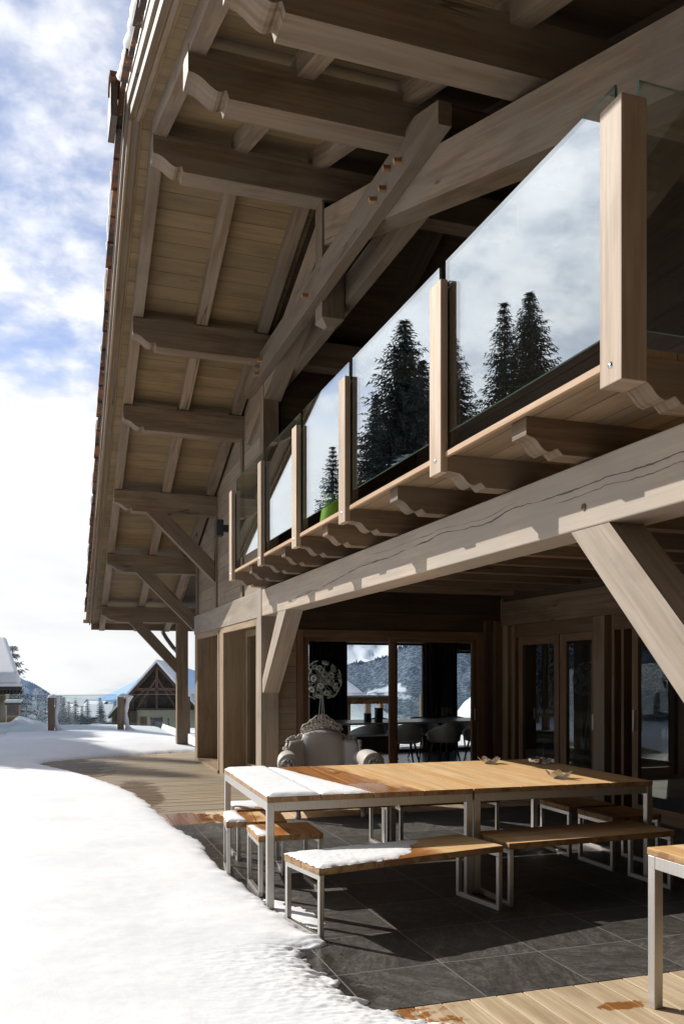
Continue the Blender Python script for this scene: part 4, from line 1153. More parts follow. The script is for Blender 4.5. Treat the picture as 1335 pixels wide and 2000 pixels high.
for x in (-.36, .36):
    for y in (-.30, .36):
        mb = MB(); mb.lathe([(0, 0), (.028, 0), (.036, .02), (.030, .045), (.026, .07), (.045, .10), (.055, .13), (.045, .16), (.05, .20)], (x, y, 0), n=14)
        mb.build('foot', M['whitepl'], AC)

# ------------------------------------------------------------------ dining room furniture
DT = empty('dining_table', 'long dark dining table behind the sliding glass door', 'table', (4.3, 13.25, 0))
mb = MB(); mb.box(0, 3.6, 0, 1.0, .72, .755, 'x'); mb.build('tabletop', M['tabletopin'], DT, bevel=.004)
for x in (.25, 3.25):
    mb = MB(); mb.box(x, x+.08, .1, .9, 0, .719); mb.build('leg', M['black'], DT)
def dining_chair():
    t = empty('dining_chair', 'x', 'chair', (0, 0, 0), 0, 'grey moulded armchairs round the dining table')
    mb = MB()
    def shell(u, v):
        a = math.pi*(-.28+1.56*u); r = .27+.03*v; z = .46+.30*v*(.55+.45*math.sin(math.pi*(a+.0)/math.pi*1.0) if True else 1)
        return (r*math.cos(a), r*math.sin(a)*.95, z)
    mb.grid(shell, 28, 5); o = mb.build('backrest', M['chairshell'], t)
    s_ = o.modifiers.new('thick', 'SOLIDIFY'); s_.thickness = .018
    mb = MB(); mb.lathe([(0, .47), (.20, .465), (.255, .48), (.265, .46), (.23, .435), (0, .43)], n=26); mb.build('seat', M['chairshell'], t)
    for sx in (-1, 1):
        for sy in (-1, 1):
            mb = MB(); mb.tube([(sx*.13, sy*.13, .44), (sx*.22, sy*.21, 0)], [.02, .011], 8); mb.build('leg', M['chairleg'], t)
    return t
ch0 = None
spots = [(4.83, 12.92, 180, 'left end of the near side'), (5.50, 12.95, 172, 'just right of the door stile on the near side'), (6.20, 12.92, 186, 'near side, in front of the black curtain'), (6.88, 12.95, 178, 'near side at the right door edge'),
         (4.55, 14.50, 4, 'far side at the left, behind the armchair crest'), (5.75, 14.55, -3, 'far side behind the two black vases'), (6.55, 14.5, 6, 'far side in front of the black curtain'), (7.30, 14.5, 0, 'far side before the right window')]
for i, (x, y, a, w) in enumerate(spots):
    lab = 'grey moulded dining armchair on the '+w if not w.startswith(('just', 'near', 'far')) else 'grey moulded dining armchair, '+w
    if ch0 is None: ch0 = dining_chair(); ch0.location = (x, y, 0); ch0.rotation_euler = (0, 0, R(a)); ch0['label'] = lab
    else: copy_thing(ch0, (x, y, 0), R(a), lab)
for x, w, h, lab in ((5.06, .10, .15, 'shorter black square vase on the dining table'), (5.26, .11, .235, 'taller black square vase on the dining table')):
    mb = MB(); mb.box(-w/2, w/2, -w/2, w/2, 0, h, 'z'); o = mb.build('vase', M['black'], bevel=.004); o.location = (x, 13.5, .7555); tag(o, lab, 'vase')
ST = empty('side_table', 'black lacquered side table with slim chrome legs beside the white armchair', 'side table', (4.22, 11.85, 0))
mb = MB(); mb.box(0, .62, 0, .45, .40, .64); mb.build('body', M['black'], ST, bevel=.006)
for x in (.03, .57):
    for y in (.03, .40):
        mb = MB(); mb.box(x, x+.02, y, y+.02, 0, .40, 'z'); mb.build('leg', M['steel'], ST)
FL = empty('floor_lamp', 'white floor lamp, a globe of ringed discs on thin stems, inside the glass door', 'lamp', (3.70, 11.75, 0))
cz = 1.47; disc = MB(); stem = MB()
for i in range(46):
    z = 1-2*(i+.5)/46; r = math.sqrt(1-z*z); a = i*2.39996
    d = V((r*math.cos(a), r*math.sin(a), z)); p = d*(.285+.012*math.sin(i*7))
    if z < -.93: continue
    c = V((0, 0, cz))+p
    disc.lathe([(.018, .004), (.022, .007), (.047, .006), (.052, 0), (.047, -.004), (.018, -.004), (.018, .004)], c, d, 16)
    stem.tube([V((0, 0, cz))+d*.03, V((0, 0, cz))+d*.28], .0035, 5)
disc.build('disc_globe', M['lampwhite'], FL); stem.build('spokes', M['lampwhite'], FL)
mb = MB(); mb.ball((0, 0, cz), .035, 10); mb.build('hub', M['lampwhite'], FL)
for a in (0.3, 2.4, 4.5):
    mb = MB(); mb.tube([(0, 0, cz), (.05*math.cos(a), .05*math.sin(a), .9), (.17*math.cos(a), .17*math.sin(a), -.01)], .008, 8); mb.build('stem_leg', M['lampwhite'], FL)
# ------------------------------------------------------------------ surroundings
YAW = math.atan((667.5-98)/F); CY, SY = math.cos(YAW), math.sin(YAW)
def at(px, py, fwd):
    """point of the landscape seen in direction (px, py) at a given distance ahead"""
    u = (px-667.5)/F
    return V((fwd*(u*CY+SY), fwd*(CY-u*SY), 1.57+(HY-py)/F*fwd))

# glass balustrade at the terrace end
FB = empty('glass_balustrade', 'glass railing on short grey timber posts along the snowy terrace end', 'railing', (0, 22, 0))
xs = [-11.5+1.65*i for i in range(0, 16)]
xs = [x+.02-( -11.5+1.65*7-0.0)+0 for x in xs]
for x in xs:
    mb = MB(); mb.box(x-.077, x+.077, 0, .12, -.25, .985, 'z'); mb.build('post', M['beam'], FB, bevel=.006)
for x0, x1 in zip(xs[:-1], xs[1:]):
    mb = MB(); mb.box(x0+.10, x1-.10, .055, .067, .10, 1.035, 'x'); mb.build('glass_pane', M['fence_glass'], FB)
    mb = MB(); mb.box(x0+.10, x1-.10, .052, .070, 1.036, 1.046, 'x'); mb.build('top_edge', M['flash'], FB)
def post_snow(x, label, k, lean):
    mb = MB(); y = 22.07
    mb.grid(lambda u, v: (x+.02+.115*math.cos(u*6.283)*math.sin(v*1.57)*(1+.15*n3(u*4, v*3, k))+lean*.05*(1-v), y+.13*math.sin(u*6.283)*math.sin(v*1.57), .985+.085*math.cos(v*1.57)*(1+.2*n3(u*3, k))), 24, 8)
    n = 14; pts = []; rs = []
    for i in range(n):
        q = i/(n-1); z = 1.03-1.0*q
        pts.append((x+.125+.02*math.sin(q*7+k)+.05*lean*(1-q)**2+.10*max(0, q-.72)/.28, y+.02, z)); rs.append(.055+.04*lean*max(0, 1-q*5)+.20*max(0, (q-.75)/.25)**1.7+.012*math.sin(q*19+k))
    mb.tube(pts, rs, 14)
    o = mb.build('snow_mound', M['snow']); tag(o, label, 'snow', 'snow on the balustrade posts')
post_snow(xs[7], 'snow hood sliding down the left balustrade post', 1.0, .25)
post_snow(xs[8], 'overhanging snow hood on the balustrade post nearer the house', 2.0, 1.3)
o = None
# small snowed-in lantern beyond the rail
q = at(55, 1438, 27.0)
LN = empty('garden_lantern', 'small dark garden lantern with a snowy cap half sunk in the snow', 'lantern', (q.x, q.y, q.z-.05))
mb = MB(); mb.lathe([(.13, 0), (.11, .05), (.085, .09), (.10, .19), (.085, .22), (0, .22)], n=12); mb.build('body', M['lampgrey'], LN)
mb = MB(); mb.lathe([(.20, .215), (.19, .235), (.12, .25), (0, .26)], n=14); mb.build('roof', M['lampgrey'], LN)
mb = MB(); mb.ball((0, 0, .245), .085, 10, sc=(1.1, 1.1, .5)); mb.build('snow_top', M['snow'], LN)

# terrain: one sheet from the terrace to the far valley
def ground(x, y):
    d = y if y > abs(x)*.5 else math.hypot(x, y)*.8
    z = -.45
    z -= 5.5*sstep(30, 75, d)+1.6*sstep(75, 120, d)+10*sstep(110, 260, d)+45*sstep(240, 1300, d)+215*sstep(1000, 9000, d)
    z += 3.0*fbm(x*.01, y*.01, 1, 3)*sstep(90, 260, d)
    if x < -10: z += min(9, (-x-10)*.13)*(1-sstep(200, 900, math.hypot(x, y)))
    return z
mb = MB(); NA, NR = 180, 90
rr = [2.0*(9000/2.0)**(j/NR) for j in range(NR+1)]
mb.grid(lambda u, v: (lambda r, a: (r*math.sin(a), r*math.cos(a), ground(r*math.sin(a), r*math.cos(a)) if r > 14 else -.6))(rr[int(round(v*NR))], u*2*math.pi), NA, NR)
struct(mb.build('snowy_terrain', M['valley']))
# snow bank pushed up behind the railing
tops = [(-400, 1380), (-150, 1400), (0, 1411), (22, 1409), (40, 1398), (70, 1403), (95, 1413), (125, 1418), (150, 1421), (185, 1414), (215, 1415), (238, 1422), (262, 1433), (330, 1440), (420, 1440), (700, 1440)]
tp = [at(px, py, 28.0) for px, py in tops]
def bank_z(x):
    for a, b in zip(tp[:-1], tp[1:]):
        if a.x <= x <= b.x:
            k = (x-a.x)/(b.x-a.x); k = k*k*(3-2*k); return a.z*(1-k)+b.z*k
    return tp[0].z if x < tp[0].x else tp[-1].z
def bank(u, v):
    x = -14+30*u; y = 23.2+9.5*v
    pk = math.exp(-((y-28.0-.3*fbm(x*.6, 3, 0, 2))/1.7)**2)
    base = -.02-.55*sstep(28, 33, y)-.12*sstep(23.2, 25, y)
    z = base+(bank_z(x)-(-.2))*pk+.10*fbm(x*1.4, y*1.4, 2, 4)*sstep(23.4, 25.5, y)+.05*fbm(x*5, y*5, 4, 3)*pk*(1 if .8 < x < 3 else .25)
    return (x, y, z)
mb = MB(); mb.grid(bank, 300, 90); struct(mb.build('snow_bank', M['snow']))

# ------------------------------------------------------------------ trees
def spruce(name, label, h, r, mats, seed, snowy, whorls=46, dense=1.0):
    rnd = random.Random(seed)
    t = empty(name, label, 'tree', (0, 0, 0))
    mb = MB(); mb.tube([(0, 0, 0), (.02*h*.1, 0, h*.5), (0, 0, h*.99)], [h*.014+.05, h*.009+.03, .01], 8); mb.build('trunk', M['bark'], t)
    mb = MB(); vv = mb.v; ff = mb.f
    def quad(c, d, s_, l, w):
        n = len(vv); a = c-s_*(w/2); b = c+s_*(w/2); e = c+d*l
        vv.extend([tuple(a), tuple(b), tuple(e+s_*(w*.15)), tuple(e-s_*(w*.15))]); ff.append((n, n+1, n+2, n+3))
    for i in range(whorls):
        k = i/(whorls-1); z = h*(.07+.925*k**.92)
        L0 = r*(1-k)**.80*(.85+.3*rnd.random())+.16
        nb = int((10+3*rnd.random())*(1 if k < .8 else .8))
        for b in range(nb):
            a = 2*math.pi*(b+rnd.random()*.8)/nb+i*1.3
            L = L0*(.78+.32*rnd.random())
            dr = V((math.cos(a), math.sin(a), 0)); sl = -.12-.38*(1-k)+.55*max(0, k-.75)
            n = max(4, int(L/.165*dense)); sd = V((-dr.y, dr.x, 0))
            for j in range(n):
                q = (j+.6)/n; droop = sl*q+.16*q*q
                c = dr*(L*q)+V((0, 0, z+L*droop)); c += V((rnd.uniform(-.04, .04), rnd.uniform(-.04, .04), rnd.uniform(-.04, .04)))
                wd = (.27*(1-.5*q)+.06)*(.75+.4*min(1, L/1.5))
                for sg in (-1, 1):
                    d = (sd*sg*rnd.uniform(.5, 1.1)+dr*rnd.uniform(.3, .9)+V((0, 0, rnd.uniform(-.75, .05)))).normalized()
                    quad(c, d, V((dr.x*.7, dr.y*.7, rnd.uniform(-.3, .6))).normalized(), wd*rnd.uniform(.9, 1.9), wd*.42)
                if rnd.random() < .7: quad(c, V((dr.x*.3, dr.y*.3, -1)).normalized(), sd, wd*rnd.uniform(.7, 1.6), wd*.34)
            quad(dr*L*.9+V((0, 0, z+L*(sl+.16)*.95)), (dr+V((0, 0, .05))).normalized(), sd, .20*min(1, L), .09)
    n = len(ff); mb.uv = [[(0, 0)]*4]*n; mb.mi = [0]*n; mb.sm = [False]*n
    mb.build('crown', M[mats], t); return t
A = spruce('spruce_tree', 'x', 24, 6.0, 'spruce', 3, 0, 64, 1.15)
B = spruce('spruce_tree', 'x', 24, 4.3, 'spruce', 11, 0, 50, 1.0)
A['group'] = B['group'] = 'tall spruces across the lane, mirrored in the glass'
X0 = -18.0
# (base y, tip height, kind, width scale) standing west of the terrace
ML = [(39.2, 20.8, 1, .74, 'slender spruce mirrored in the large pane, left one of the close pair'), (36.7, 20.3, 0, .74, 'full spruce mirrored in the large pane, right one of the close pair'), (45.2, 21.3, 0, .72, 'spruce mirrored at the left end of the large pane'),
      (52.4, 25.1, 0, .92, 'broad tall spruce filling the second pane as a mirror image'), (67.6, 20.5, 1, .8, 'small spruce mirrored above the lime green stool'),
      (49.5, 21.4, 1, .85, 'spruce close behind the broad one in the second pane'), (57.5, 21.5, 0, .7, 'low spruce left of the broad one in the second pane')]
used = {0: False, 1: False}
for y, tip, kd, ws, lab in ML:
    src = (A, B)[kd]; sc = (ws*tip/24*1.25, ws*tip/24*1.25, tip/24)
    if not used[kd]: o = src; used[kd] = True; o.location = (X0, y, 0); o.scale = sc; o['label'] = lab
    else: o = copy_thing(src, (X0, y, 0), None, lab, sc)
    o.rotation_euler.z = y*1.7
# frosted leafless tree beside the mirrored pair
def bare(name, label, h, seed, mat, depth=5, n0=3):
    rnd = random.Random(seed); t = empty(name, label, 'tree'); mb = MB(); tr = MB()
    def grow(p, d, l, r, k, m):
        e = p+d*l; mid = p+d*l*.5+V((rnd.uniform(-.06, .06), rnd.uniform(-.06, .06), .02))*l
        m.tube([p, mid, e], [r, r*.85, r*.68], 5 if k > 2 else 3, cap=False)
        if k == 0: return
        for i in range(rnd.choice((2, 3, 3)) if k > 1 else 3):
            nd = (d+V((rnd.uniform(-.75, .75), rnd.uniform(-.75, .75), rnd.uniform(-.05, .55)))).normalized()
            grow(p+d*l*rnd.uniform(.55, 1.0), nd, l*rnd.uniform(.58, .82), r*.6, k-1, mb)
    grow(V((0, 0, 0)), V((0, 0, 1)), h*.32, h*.014, depth, tr)
    tr.build('trunk', mat, t); mb.build('branches', mat, t); return t
M['frost'] = simple('frosted_twigs', (.42,.43,.45), .9, var=.3, vs=2)
M['twig'] = simple('bare_twigs', (.10,.085,.075), .9)
bt = bare('bare_tree', 'leafless tree mirrored between the spruces of the large pane', 19.5, 5, M['twig'], 6); bt.location = (X0, 42.4, 0)

# snowy spruces around the village
S1 = spruce('spruce_tree', 'x', 12, 3.3, 'spruce_snow', 21, 1, 30, 1.0)
S2 = spruce('spruce_tree', 'x', 12, 2.4, 'spruce_snow', 22, 1, 28, .9)
S1['group'] = S2['group'] = 'snow dusted spruces below the terrace'
VT = [(74, 1345, 78, 13, 0, 'tall snowy spruce left of the left balustrade post'), (52, 1356, 92, 11, 0, 'snowy spruce between the left chalet annex and the tall one'), (88, 1352, 98, 12, 1, 'narrow snowy spruce touching the left balustrade post'),
      (36, 1352, 84, 12, 0, 'snowy spruce just right of the left chalet eave'), (63, 1368, 104, 9, 0, 'short snowy spruce in the gap left of the tall one'), (119, 1360, 118, 10, 0, 'larger spruce right of the left balustrade post'), (125, 1362, 128, 10, 1, 'narrow spruce beside the larger one right of the left post'), (134, 1371, 120, 8, 0, 'mid height spruce above the frosted shrubs'),
      (147, 1368, 132, 9, 0, 'dark spruce left of the upper village roof'), (171, 1366, 150, 9, 1, 'dark slim spruce in front of the upper village roof'), (195, 1363, 146, 10, 1, 'dark slim spruce between the two upper roofs'), (199, 1372, 150, 8, 0, 'shorter spruce close to the slim one between roofs'), (225, 1369, 150, 9, 0, 'spruce left of the second balustrade post'),
      (112, 1372, 112, 9, 0, 'low spruce directly right of the left post'), (103, 1366, 104, 10, 0, 'spruce half hidden behind the left balustrade post'), (160, 1380, 150, 6, 0, 'tiny spruce over the village roofs'),
      (24, 1262, 62, 19, 0, 'very tall spruce showing beyond the snowy roof edge of the left chalet')]
u2 = {0: False, 1: False}
for i, (px, top, fw, h, kd, lab) in enumerate(VT):
    p = at(px, top, fw); src = (S1, S2)[kd]; loc = (p.x, p.y, p.z-h); sc = (h/12*(.85 if h < 15 else .75), h/12*(.85 if h < 15 else .75), h/12)
    if not u2[kd]: o = src; u2[kd] = True; o.location = loc; o.scale = sc; o['label'] = lab
    else: o = copy_thing(src, loc, None, lab, sc)
    o.rotation_euler.z = i*2.1
fb0 = None
FT = [(140, 1393, 90, 3.6, 'frosted round shrub right of the left balustrade post'), (115, 1392, 96, 4.2, 'frosted leafless tree close to the left balustrade post'), (62, 1391, 84, 3.6, 'frosted bush under the tall snowy spruce'), (86, 1393, 88, 3.6, 'frosted bush left of the left balustrade post'), (47, 1388, 90, 4, 'frosted bush beside the brown annex of the left chalet'), (128, 1394, 110, 4, 'frosted tree behind the round shrub'), (222, 1396, 190, 6, 'frosted tree left of the second balustrade post')]
for i, (px, top, fw, h, lab) in enumerate(FT):
    p = at(px, top, fw); loc = (p.x, p.y, p.z-h*.95)
    if fb0 is None: fb0 = bare('frosted_tree', lab, 5, 9, M['frost'], 5); fb0['group'] = 'frosted leafless trees'; o = fb0; o.location = loc
    else: o = copy_thing(fb0, loc, None, lab)
    o.scale = (h/5*1.25, h/5*1.25, h/5); o.rotation_euler.z = i*1.3

# ------------------------------------------------------------------ houses
def house(name, label, loc, rz, w, d, h, rise, wall, over=.6, snow_t=.45, cat='house', group=None, wins=((.25, .5), (.75, .5)), chim=True):
    """gable front faces local -y; ridge along y"""
    t = empty(name, label, cat, loc, rz, group)
    mb = MB(); mb.prism([(-w/2, -4), (w/2, -4), (w/2, h), (0, h+rise), (-w/2, h)], (0, 0, 0), UPX, UPZ, UPY, d); mb.build('wall', M[wall], t)
    for sx in (-1, 1):
        ex = w/2+over; ez = h-over*rise/(w/2)
        mb = MB(); mb.prism([(0, h+rise+.02), (sx*ex, ez+.02), (sx*ex, ez+.24), (0, h+rise+.24)], (0, -over*1.3, 0), UPX, UPZ, UPY, d+over*2.6); mb.build('roof', M['roofdark'], t)
        mb = MB(); ex += .08
        mb.prism([(0, h+rise+.25), (sx*ex, ez+.22), (sx*(ex+.05), ez+.22+snow_t*.6), (sx*(ex-.25), ez+.30+snow_t), (0, h+rise+.27+snow_t*1.1)], (0, -over*1.4, 0), UPX, UPZ, UPY, d+over*2.8)
        mb.build('roof_snow', M['snowfar'], t, bevel=.08)
    for u, v in wins:
        x = -w/2+w*u; z = h*v
        f = MB(); f.box(x-.55, x+.55, -.05, .02, z-.65, z+.65); o = f.build('window', M['brownboard'], t)
        g = MB(); g.box(x-.42, x+.42, -.07, -.045, z-.52, z+.52); g.build('pane', M['window_dark'], o)
        s_ = MB(); 
    for k in range(2):
        y = d*(.3+.4*k)
        for sx in (-1, 1):
            f = MB(); f.box(sx*w/2-.05, sx*w/2+.05, y-.5, y+.5, h*.45-.6, h*.45+.6); f.build('window', M['window_dark'], t)
    if chim:
        c = MB(); c.box(w*.18, w*.18+.8, d*.5, d*.5+.8, h+rise*.3, h+rise+.9); o = c.build('chimney', M['plaster'], t)
        c = MB(); c.box(w*.18-.05, w*.18+.85, d*.5-.05, d*.5+.85, h+rise+.9, h+rise+1.2); c.build('chimney_snow', M['snowfar'], o)
    return t
VH = [(184, 1427, 255, 50, 8, 9, 2.4, 2.2, 'hutwall', 'nearest village house with a broad snowy roof turned to the right'), (168, 1416, 320, 20, 9, 9, 2.5, 1.8, 'hutwall', 'village house with a flat looking snowy roof behind the nearest one'),
      (166, 1396, 470, 62, 9, 10, 3, 3.0, 'hutwall', 'upper village house left of the slim spruces'), (206, 1398, 460, 40, 8, 10, 2.8, 2.6, 'hutwall', 'upper village house right of the slim spruces'), (243, 1426, 250, 60, 7, 8, 2.9, 2.2, 'brownboard', 'brown village house touching the second balustrade post'),
      (269, 1433, 190, 58, 4, 5, 2.0, 1.4, 'hutwall', 'low shed with a snowy roof left of the barn'), (146, 1411, 345, 30, 8, 9, 2.8, 2.2, 'hutwall', 'village house at the left, partly behind frosted shrubs'), (226, 1406, 380, 30, 7, 8, 2.6, 1.8, 'hutwall', 'small village house between the upper house and the brown one')]
for px, py, fw, rz, w, d, h, ri, wl, lab in VH:
    p = at(px, py, fw); house('village_house', lab, p, R(rz), w*1.3, d*1.3, h*1.35, ri*1.3, wl, group='snowy village houses')
# neighbouring chalet at the left edge, roof slope towards the viewer
NC = empty('neighbour_chalet', 'pale boarded chalet under a thick smooth snow roof at the left edge', 'chalet', (0, 0, 0))
er, rg = at(43, 1341, 54), at(17, 1266, 57.5); el, rl = at(-260, 1341, 54), at(-230, 1266, 57.5)
n = V((0, -.3, .9)).normalized(); mb = MB()
lo = [el, er, rg, rl]; hi = [p+n*.75 for p in lo]
mid = lambda a, b, k: a*(1-k)+b*k
mb.grid(lambda u, v: (lambda p: (p.x-.25*sstep(.9, 1, u)*u*0, p.y, p.z))(mid(mid(hi[0], hi[1], u), mid(hi[3], hi[2], u), v)-n*.55*max(0, (u-.97)/.03)**2-n*.5*max(0, (.06-v)/.06)**2), 60, 24)
for i in range(4):
    a, b = lo[i], lo[(i+1) % 4]; mb.face([a, b, b+n*.22, a+n*.22])
mb.build('roof_snow', M['snowfar'], NC)
mb = MB(); q = [p-n*.22 for p in lo]; mb.face(lo); mb.face(q[::-1])
for i in range(4): mb.face([q[i], q[(i+1) % 4], lo[(i+1) % 4], lo[i]])
for k in range(7):
    a = at(43-k*7, 1347, 54.3); mb.box(a.x-.12, a.x+.02, a.y-.1, a.y+3, a.z-.30, a.z-.02, 'y')
mb.build('roof', M['roofdark'], NC)
a = at(11, 1410, 56); mb = MB(); mb.box(a.x-9, a.x, a.y, a.y+5, -2, at(0, 1349, 56).z, 'z'); mb.build('wall', M['paleboard'], NC)
for x0, x1, y0, y1, m, nm in ((-1, 5, 1352, 1361, 'copper', 'shutter'), (-14, -4, 1358, 1376, 'window_dark', 'window')):
    p, q = at(x0, y1, 55.9), at(x1, y0, 55.9); mb = MB(); mb.box(p.x, q.x, p.y-.06, p.y+.05, p.z, q.z); mb.build(nm, M[m], NC)
an = empty('wooden_annex', 'brown boarded annex with a snowy lean-to roof beside the left chalet', 'shed', (0, 0, 0))
p, q = at(13, 1412, 52), at(36.5, 1377, 52); mb = MB(); mb.box(p.x, q.x, p.y, p.y+3.5, p.z-1, q.z, 'z'); mb.build('wall', M['brownboard'], an)
mb = MB(); mb.box(p.x-.1, q.x+.12, p.y-.25, p.y+3.6, q.z, q.z+.12, 'x'); mb.build('roof', M['roofdark'], an)
mb = MB(); mb.box(p.x-.1, q.x+.12, p.y-.25, p.y+3.6, q.z+.12, q.z+.30, 'x'); mb.build('roof_snow', M['snowfar'], an, bevel=.05)
w_ = at(37, 1398, 51.8); mb = MB(); mb.box(p.x-.05, q.x+.05, p.y-.12, p.y-.001, at(0, 1400, 52).z, at(0, 1398, 52).z, 'x'); mb.build('ledge', M['paleboard'], an)
for k in range(3):
    g = at(19+k*5, 1388, 51.9); mb = MB(); mb.box(g.x-.10, g.x+.05, g.y-.03, g.y+.05, g.z-.15, g.z+.2); mb.build('window', M['window_dark'], an)

# old barn with an open trussed gable
bp = at(307, 1437, 112)
BN = empty('barn', 'old barn with open dark timber gable over cream plastered walls and snowy roof', 'barn', (bp.x, bp.y, bp.z), R(-12))
W2, EH, RH, DP = 5.6, 2.9, 9.35, 14
mb = MB(); mb.box(-2.6, W2-.8, 0, .3, -3, 3.35, 'z'); mb.box(W2-1.1, W2-.8, .31, DP, -3, 3.35, 'z'); mb.box(-2.6, -2.3, .31, DP, -3, 3.35, 'z'); mb.build('wall', M['plaster'], BN)
mb = MB(); mb.prism([(-W2+.3, EH), (W2-.3, EH), (0, RH-.3)], (0, 1.2, 0), UPX, UPZ, UPY, DP-1.2); mb.box(-2.7, W2-.7, -.3, 1.2, 3.351, 3.6, 'x'); mb.build('gable_boarding', M['oldwood'], BN)
mb = MB(); mb.bar((-W2+.2, -.6, EH+.1), (0, -.6, RH-.2), .3, .35, (0, 1, 0)); mb.bar((W2-.2, -.6, EH+.1), (0, -.6, RH-.2), .3, .35, (0, 1, 0)); mb.box(-2.6, 2.6, -.7, -.4, 5.9, 6.25, 'x'); mb.box(-.16, .16, -.7, -.4, 3.6, RH-.3, 'z')
mb.bar((-2.4, -.55, 3.7), (-.1, -.55, 7.4), .22, .26, (0, 1, 0)); mb.bar((2.4, -.55, 3.7), (.1, -.55, 7.4), .22, .26, (0, 1, 0)); mb.bar((-4.4, -.5, 3.6), (-1.6, -.5, 5.9), .2, .24, (0, 1, 0)); mb.bar((4.4, -.5, 3.6), (1.6, -.5, 5.9), .2, .24, (0, 1, 0))
mb.build('truss', M['barnbeam'], BN)
mb = MB(); mb.box(-W2-.1, -2.6, -.45, .2, .9, 3.2, 'x'); mb.box(-W2+.2, -W2+.5, -.45, -.1, -2, EH, 'z'); mb.build('lean_boarding', M['oldwood'], BN)
for sx in (-1, 1):
    ex, ez = W2+.5, EH-.6
    mb = MB(); mb.prism([(0, RH), (sx*ex, ez), (sx*ex, ez+.22), (0, RH+.22)], (0, -1.3, 0), UPX, UPZ, UPY, DP+2.4); mb.build('roof', M['roofdark'], BN)
    mb = MB(); mb.prism([(0, RH+.23), (sx*(ex+.05), ez+.2), (sx*(ex+.1), ez+.5), (0, RH+.62)], (0, -1.25, 0), UPX, UPZ, UPY, DP+2.4); mb.build('roof_snow', M['snowfar'], BN, bevel=.06)
for x0, x1, z0, z1, m, nm in ((-2.2, -1.35, .2, 2.5, 'brownboard', 'shutter'), (-.75, .55, .1, 2.35, 'window_dark', 'door'), (1.35, 1.5, .1, 2.3, 'window_dark', 'window'), (2.7, 3.5, .5, 2.0, 'paleboard', 'shutter')):
    mb = MB(); mb.box(x0, x1, -.08, .05, z0, z1); o = mb.build(nm, M[m], BN)
    if nm == 'door': g = MB(); g.box(x0-.12, x0, -.1, .06, z0, z1+.1, 'z'); g.box(x1, x1+.12, -.1, .06, z0, z1+.1, 'z'); g.build('door_frame', M['brownboard'], o)
tp_ = at(264, 1437, 60)
PT = empty('picnic_table', 'dark wooden picnic table half buried in snow left of the barn', 'picnic table', (tp_.x, tp_.y, tp_.z-.55), R(20))
mb = MB(); mb.box(-.9, .9, -.38, .38, .70, .75, 'x'); mb.build('tabletop', M['oldwood'], PT)
mb = MB(); mb.box(-.9, .9, -.36, .36, .751, .83, 'x'); mb.build('snow_layer', M['snowfar'], PT, bevel=.03)
for y in (-.7, .7):
    mb = MB(); mb.box(-.9, .9, y-.14, y+.14, .42, .46, 'x'); mb.build('seat', M['oldwood'], PT)
for x in (-.65, .65):
    mb = MB(); mb.bar((x, -.75, 0), (x, -.2, .7), .06, .1); mb.bar((x, .75, 0), (x, .2, .7), .06, .1); mb.build('leg', M['oldwood'], PT)

# high table on the terrace behind the dining room
HT = empty('garden_table', 'pale wooden high table topped with snow, seen through the dining room window', 'table', (5.86, 16.9, 0))
mb = MB(); mb.box(0, 1.12, 0, .75, 1.01, 1.05, 'x'); mb.build('tabletop', M['teak'], HT)
mb = MB(); mb.box(.01, 1.11, .01, .74, 1.051, 1.095, 'x'); mb.build('snow_layer', M['snow'], HT, bevel=.018, seg=3)
for x in (.03, 1.01):
    for y in (.03, .65):
        mb = MB(); mb.box(x, x+.075, y, y+.075, 0, 1.009, 'z'); mb.build('leg', M['teak'], HT)
mb = MB(); mb.box(.11, 1.005, .035, .06, .93, 1.009, 'x'); mb.build('apron', M['teak'], HT)
struct(MB().box(2.95, 14, 15.96, 24, -.1, .04, 'x').build('snow_ground', M['snow']))

# ------------------------------------------------------------------ mountains
def ridge(name, mat, top, f_top, f_bot, y_bot, nz=0, nu=160, nv=30, jag=0, seed=0.0, curve=1.0):
    pts = top
    def ty(px):
        for a, b in zip(pts[:-1], pts[1:]):
            if a[0] <= px <= b[0]: return a[1]+(b[1]-a[1])*sstep(a[0], b[0], px) if False else a[1]+(b[1]-a[1])*(px-a[0])/(b[0]-a[0])
        return pts[-1][1]
    x0, x1 = pts[0][0], pts[-1][0]
    def fn(u, v):
        px = x0+(x1-x0)*u; k = v**curve
        f = f_top+(f_bot-f_top)*v
        pt = at(px, ty(px), f_top); pb = at(px, y_bot, f_bot)
        p = pt*(1-v)+pb*v; p.z = pt.z+(pb.z-pt.z)*k
        p.z += nz*fbm(px*.012+seed, v*3, seed, 4)*math.sin(math.pi*min(1, v+.12))+jag*abs(n3(px*.9, seed))*(1 if v < .01 else 0)
        return p
    mb = MB(); mb.grid(fn, nu, nv); return struct(mb.build(name, mat))
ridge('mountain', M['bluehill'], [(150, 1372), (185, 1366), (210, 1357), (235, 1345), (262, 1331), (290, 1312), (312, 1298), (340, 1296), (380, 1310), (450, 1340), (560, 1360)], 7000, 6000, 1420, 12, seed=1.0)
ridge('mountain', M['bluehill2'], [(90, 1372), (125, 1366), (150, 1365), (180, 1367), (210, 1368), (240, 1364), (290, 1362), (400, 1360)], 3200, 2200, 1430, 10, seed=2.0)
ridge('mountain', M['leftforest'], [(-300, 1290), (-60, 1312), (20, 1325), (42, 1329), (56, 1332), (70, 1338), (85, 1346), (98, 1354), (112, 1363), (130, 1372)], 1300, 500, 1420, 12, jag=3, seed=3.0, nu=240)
ridge('mountain', M['snowpeak'], [(480, 1290), (560, 1262), (640, 1238), (700, 1226), (760, 1232), (820, 1246), (900, 1240), (1000, 1230), (1150, 1225), (1400, 1240)], 3600, 2400, 1340, 90, seed=4.0)
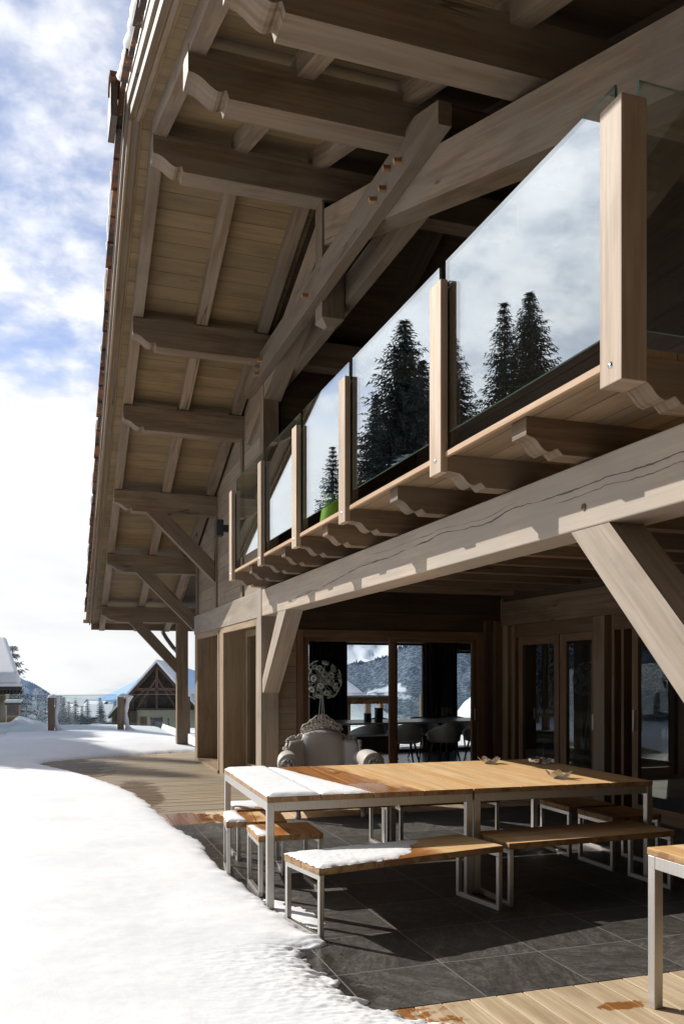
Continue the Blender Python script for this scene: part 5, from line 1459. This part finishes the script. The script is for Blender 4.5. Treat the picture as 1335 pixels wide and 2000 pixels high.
ridge('mountain', M['forest'], [(440, 1300), (540, 1302), (600, 1298), (660, 1300), (690, 1299), (725, 1292), (755, 1283), (775, 1270), (800, 1259), (830, 1256), (880, 1268), (935, 1270), (1000, 1262), (1080, 1268), (1120, 1275), (1200, 1262), (1400, 1255)], 1150, 860, 1440, 9, jag=11, seed=5.0, nu=420, nv=50, curve=.9)
ridge('snow_hill', M['snow'], [(560, 1262), (600, 1280), (640, 1304), (673, 1326), (700, 1346), (730, 1372), (757, 1393), (775, 1403), (800, 1408)], 90, 30, 1425, .3, seed=6.0)
ridge('snow_hill', M['snow'], [(850, 1412), (872, 1404), (888, 1396), (905, 1372), (920, 1360), (932, 1344), (960, 1330), (1010, 1310), (1100, 1300), (1300, 1290)], 120, 30, 1428, .8, seed=7.0)
for i, (px, top, fw, h, lab) in enumerate(((744, 1372, 85, 4.2, 'small dark spruce left, at the foot of the snow slope in the window'), (752, 1376, 86, 4.0, 'small dark spruce right, at the foot of the snow slope in the window'), (915, 1362, 110, 4.5, 'small spruce on the snow slope in the right window'), (924, 1358, 112, 5.0, 'taller small spruce on the slope in the right window'))):
    p = at(px, top, fw); o = copy_thing(S1, (p.x, p.y, p.z-h), None, lab, (h/12*1.1, h/12*1.1, h/12)); o['group'] = 'small spruces seen through the dining room windows'

# unseen wooded hillside, added behind the viewer to block light from the south
def hill(u, v):
    a = R(112)+R(166)*u; r = 11+60*v
    z = -.6+40*sstep(0, .5, v)+14*v+2.5*fbm(u*9, v*9, 3, 4)
    return (r*math.sin(a), r*math.cos(a)+1, z)
M['hillwood'] = forest_mat('shading_hillside_woods', (.012,.016,.014), (.04,.05,.045), (.3,.32,.35), (.02,.02,.02), .1, .72, 6.0)
mb = MB(); mb.grid(hill, 120, 50); struct(mb.build('shading_hillside', M['hillwood']))

for i, (x, y, h, lab) in enumerate(((-7.6, 24.2, 8.6, 'nearest'), (-8.8, 25.6, 9.6, 'second'), (-8.0, 27.2, 9.0, 'third'), (-9.3, 28.6, 10.0, 'fourth'), (-8.4, 30.2, 9.4, 'fifth'), (-9.6, 31.8, 10.4, 'sixth'), (-8.8, 33.6, 9.8, 'seventh'))):  # out of view, put in to throw shade over the far snow
    o = copy_thing(S1, (x, y, -.5), i*1.9, lab+' spruce of the unseen row added to cast shadow across the far snow', (h/12*1.9, h/12*1.9, h/12+.04)); o['group'] = 'unseen spruces added to shade the far snow'
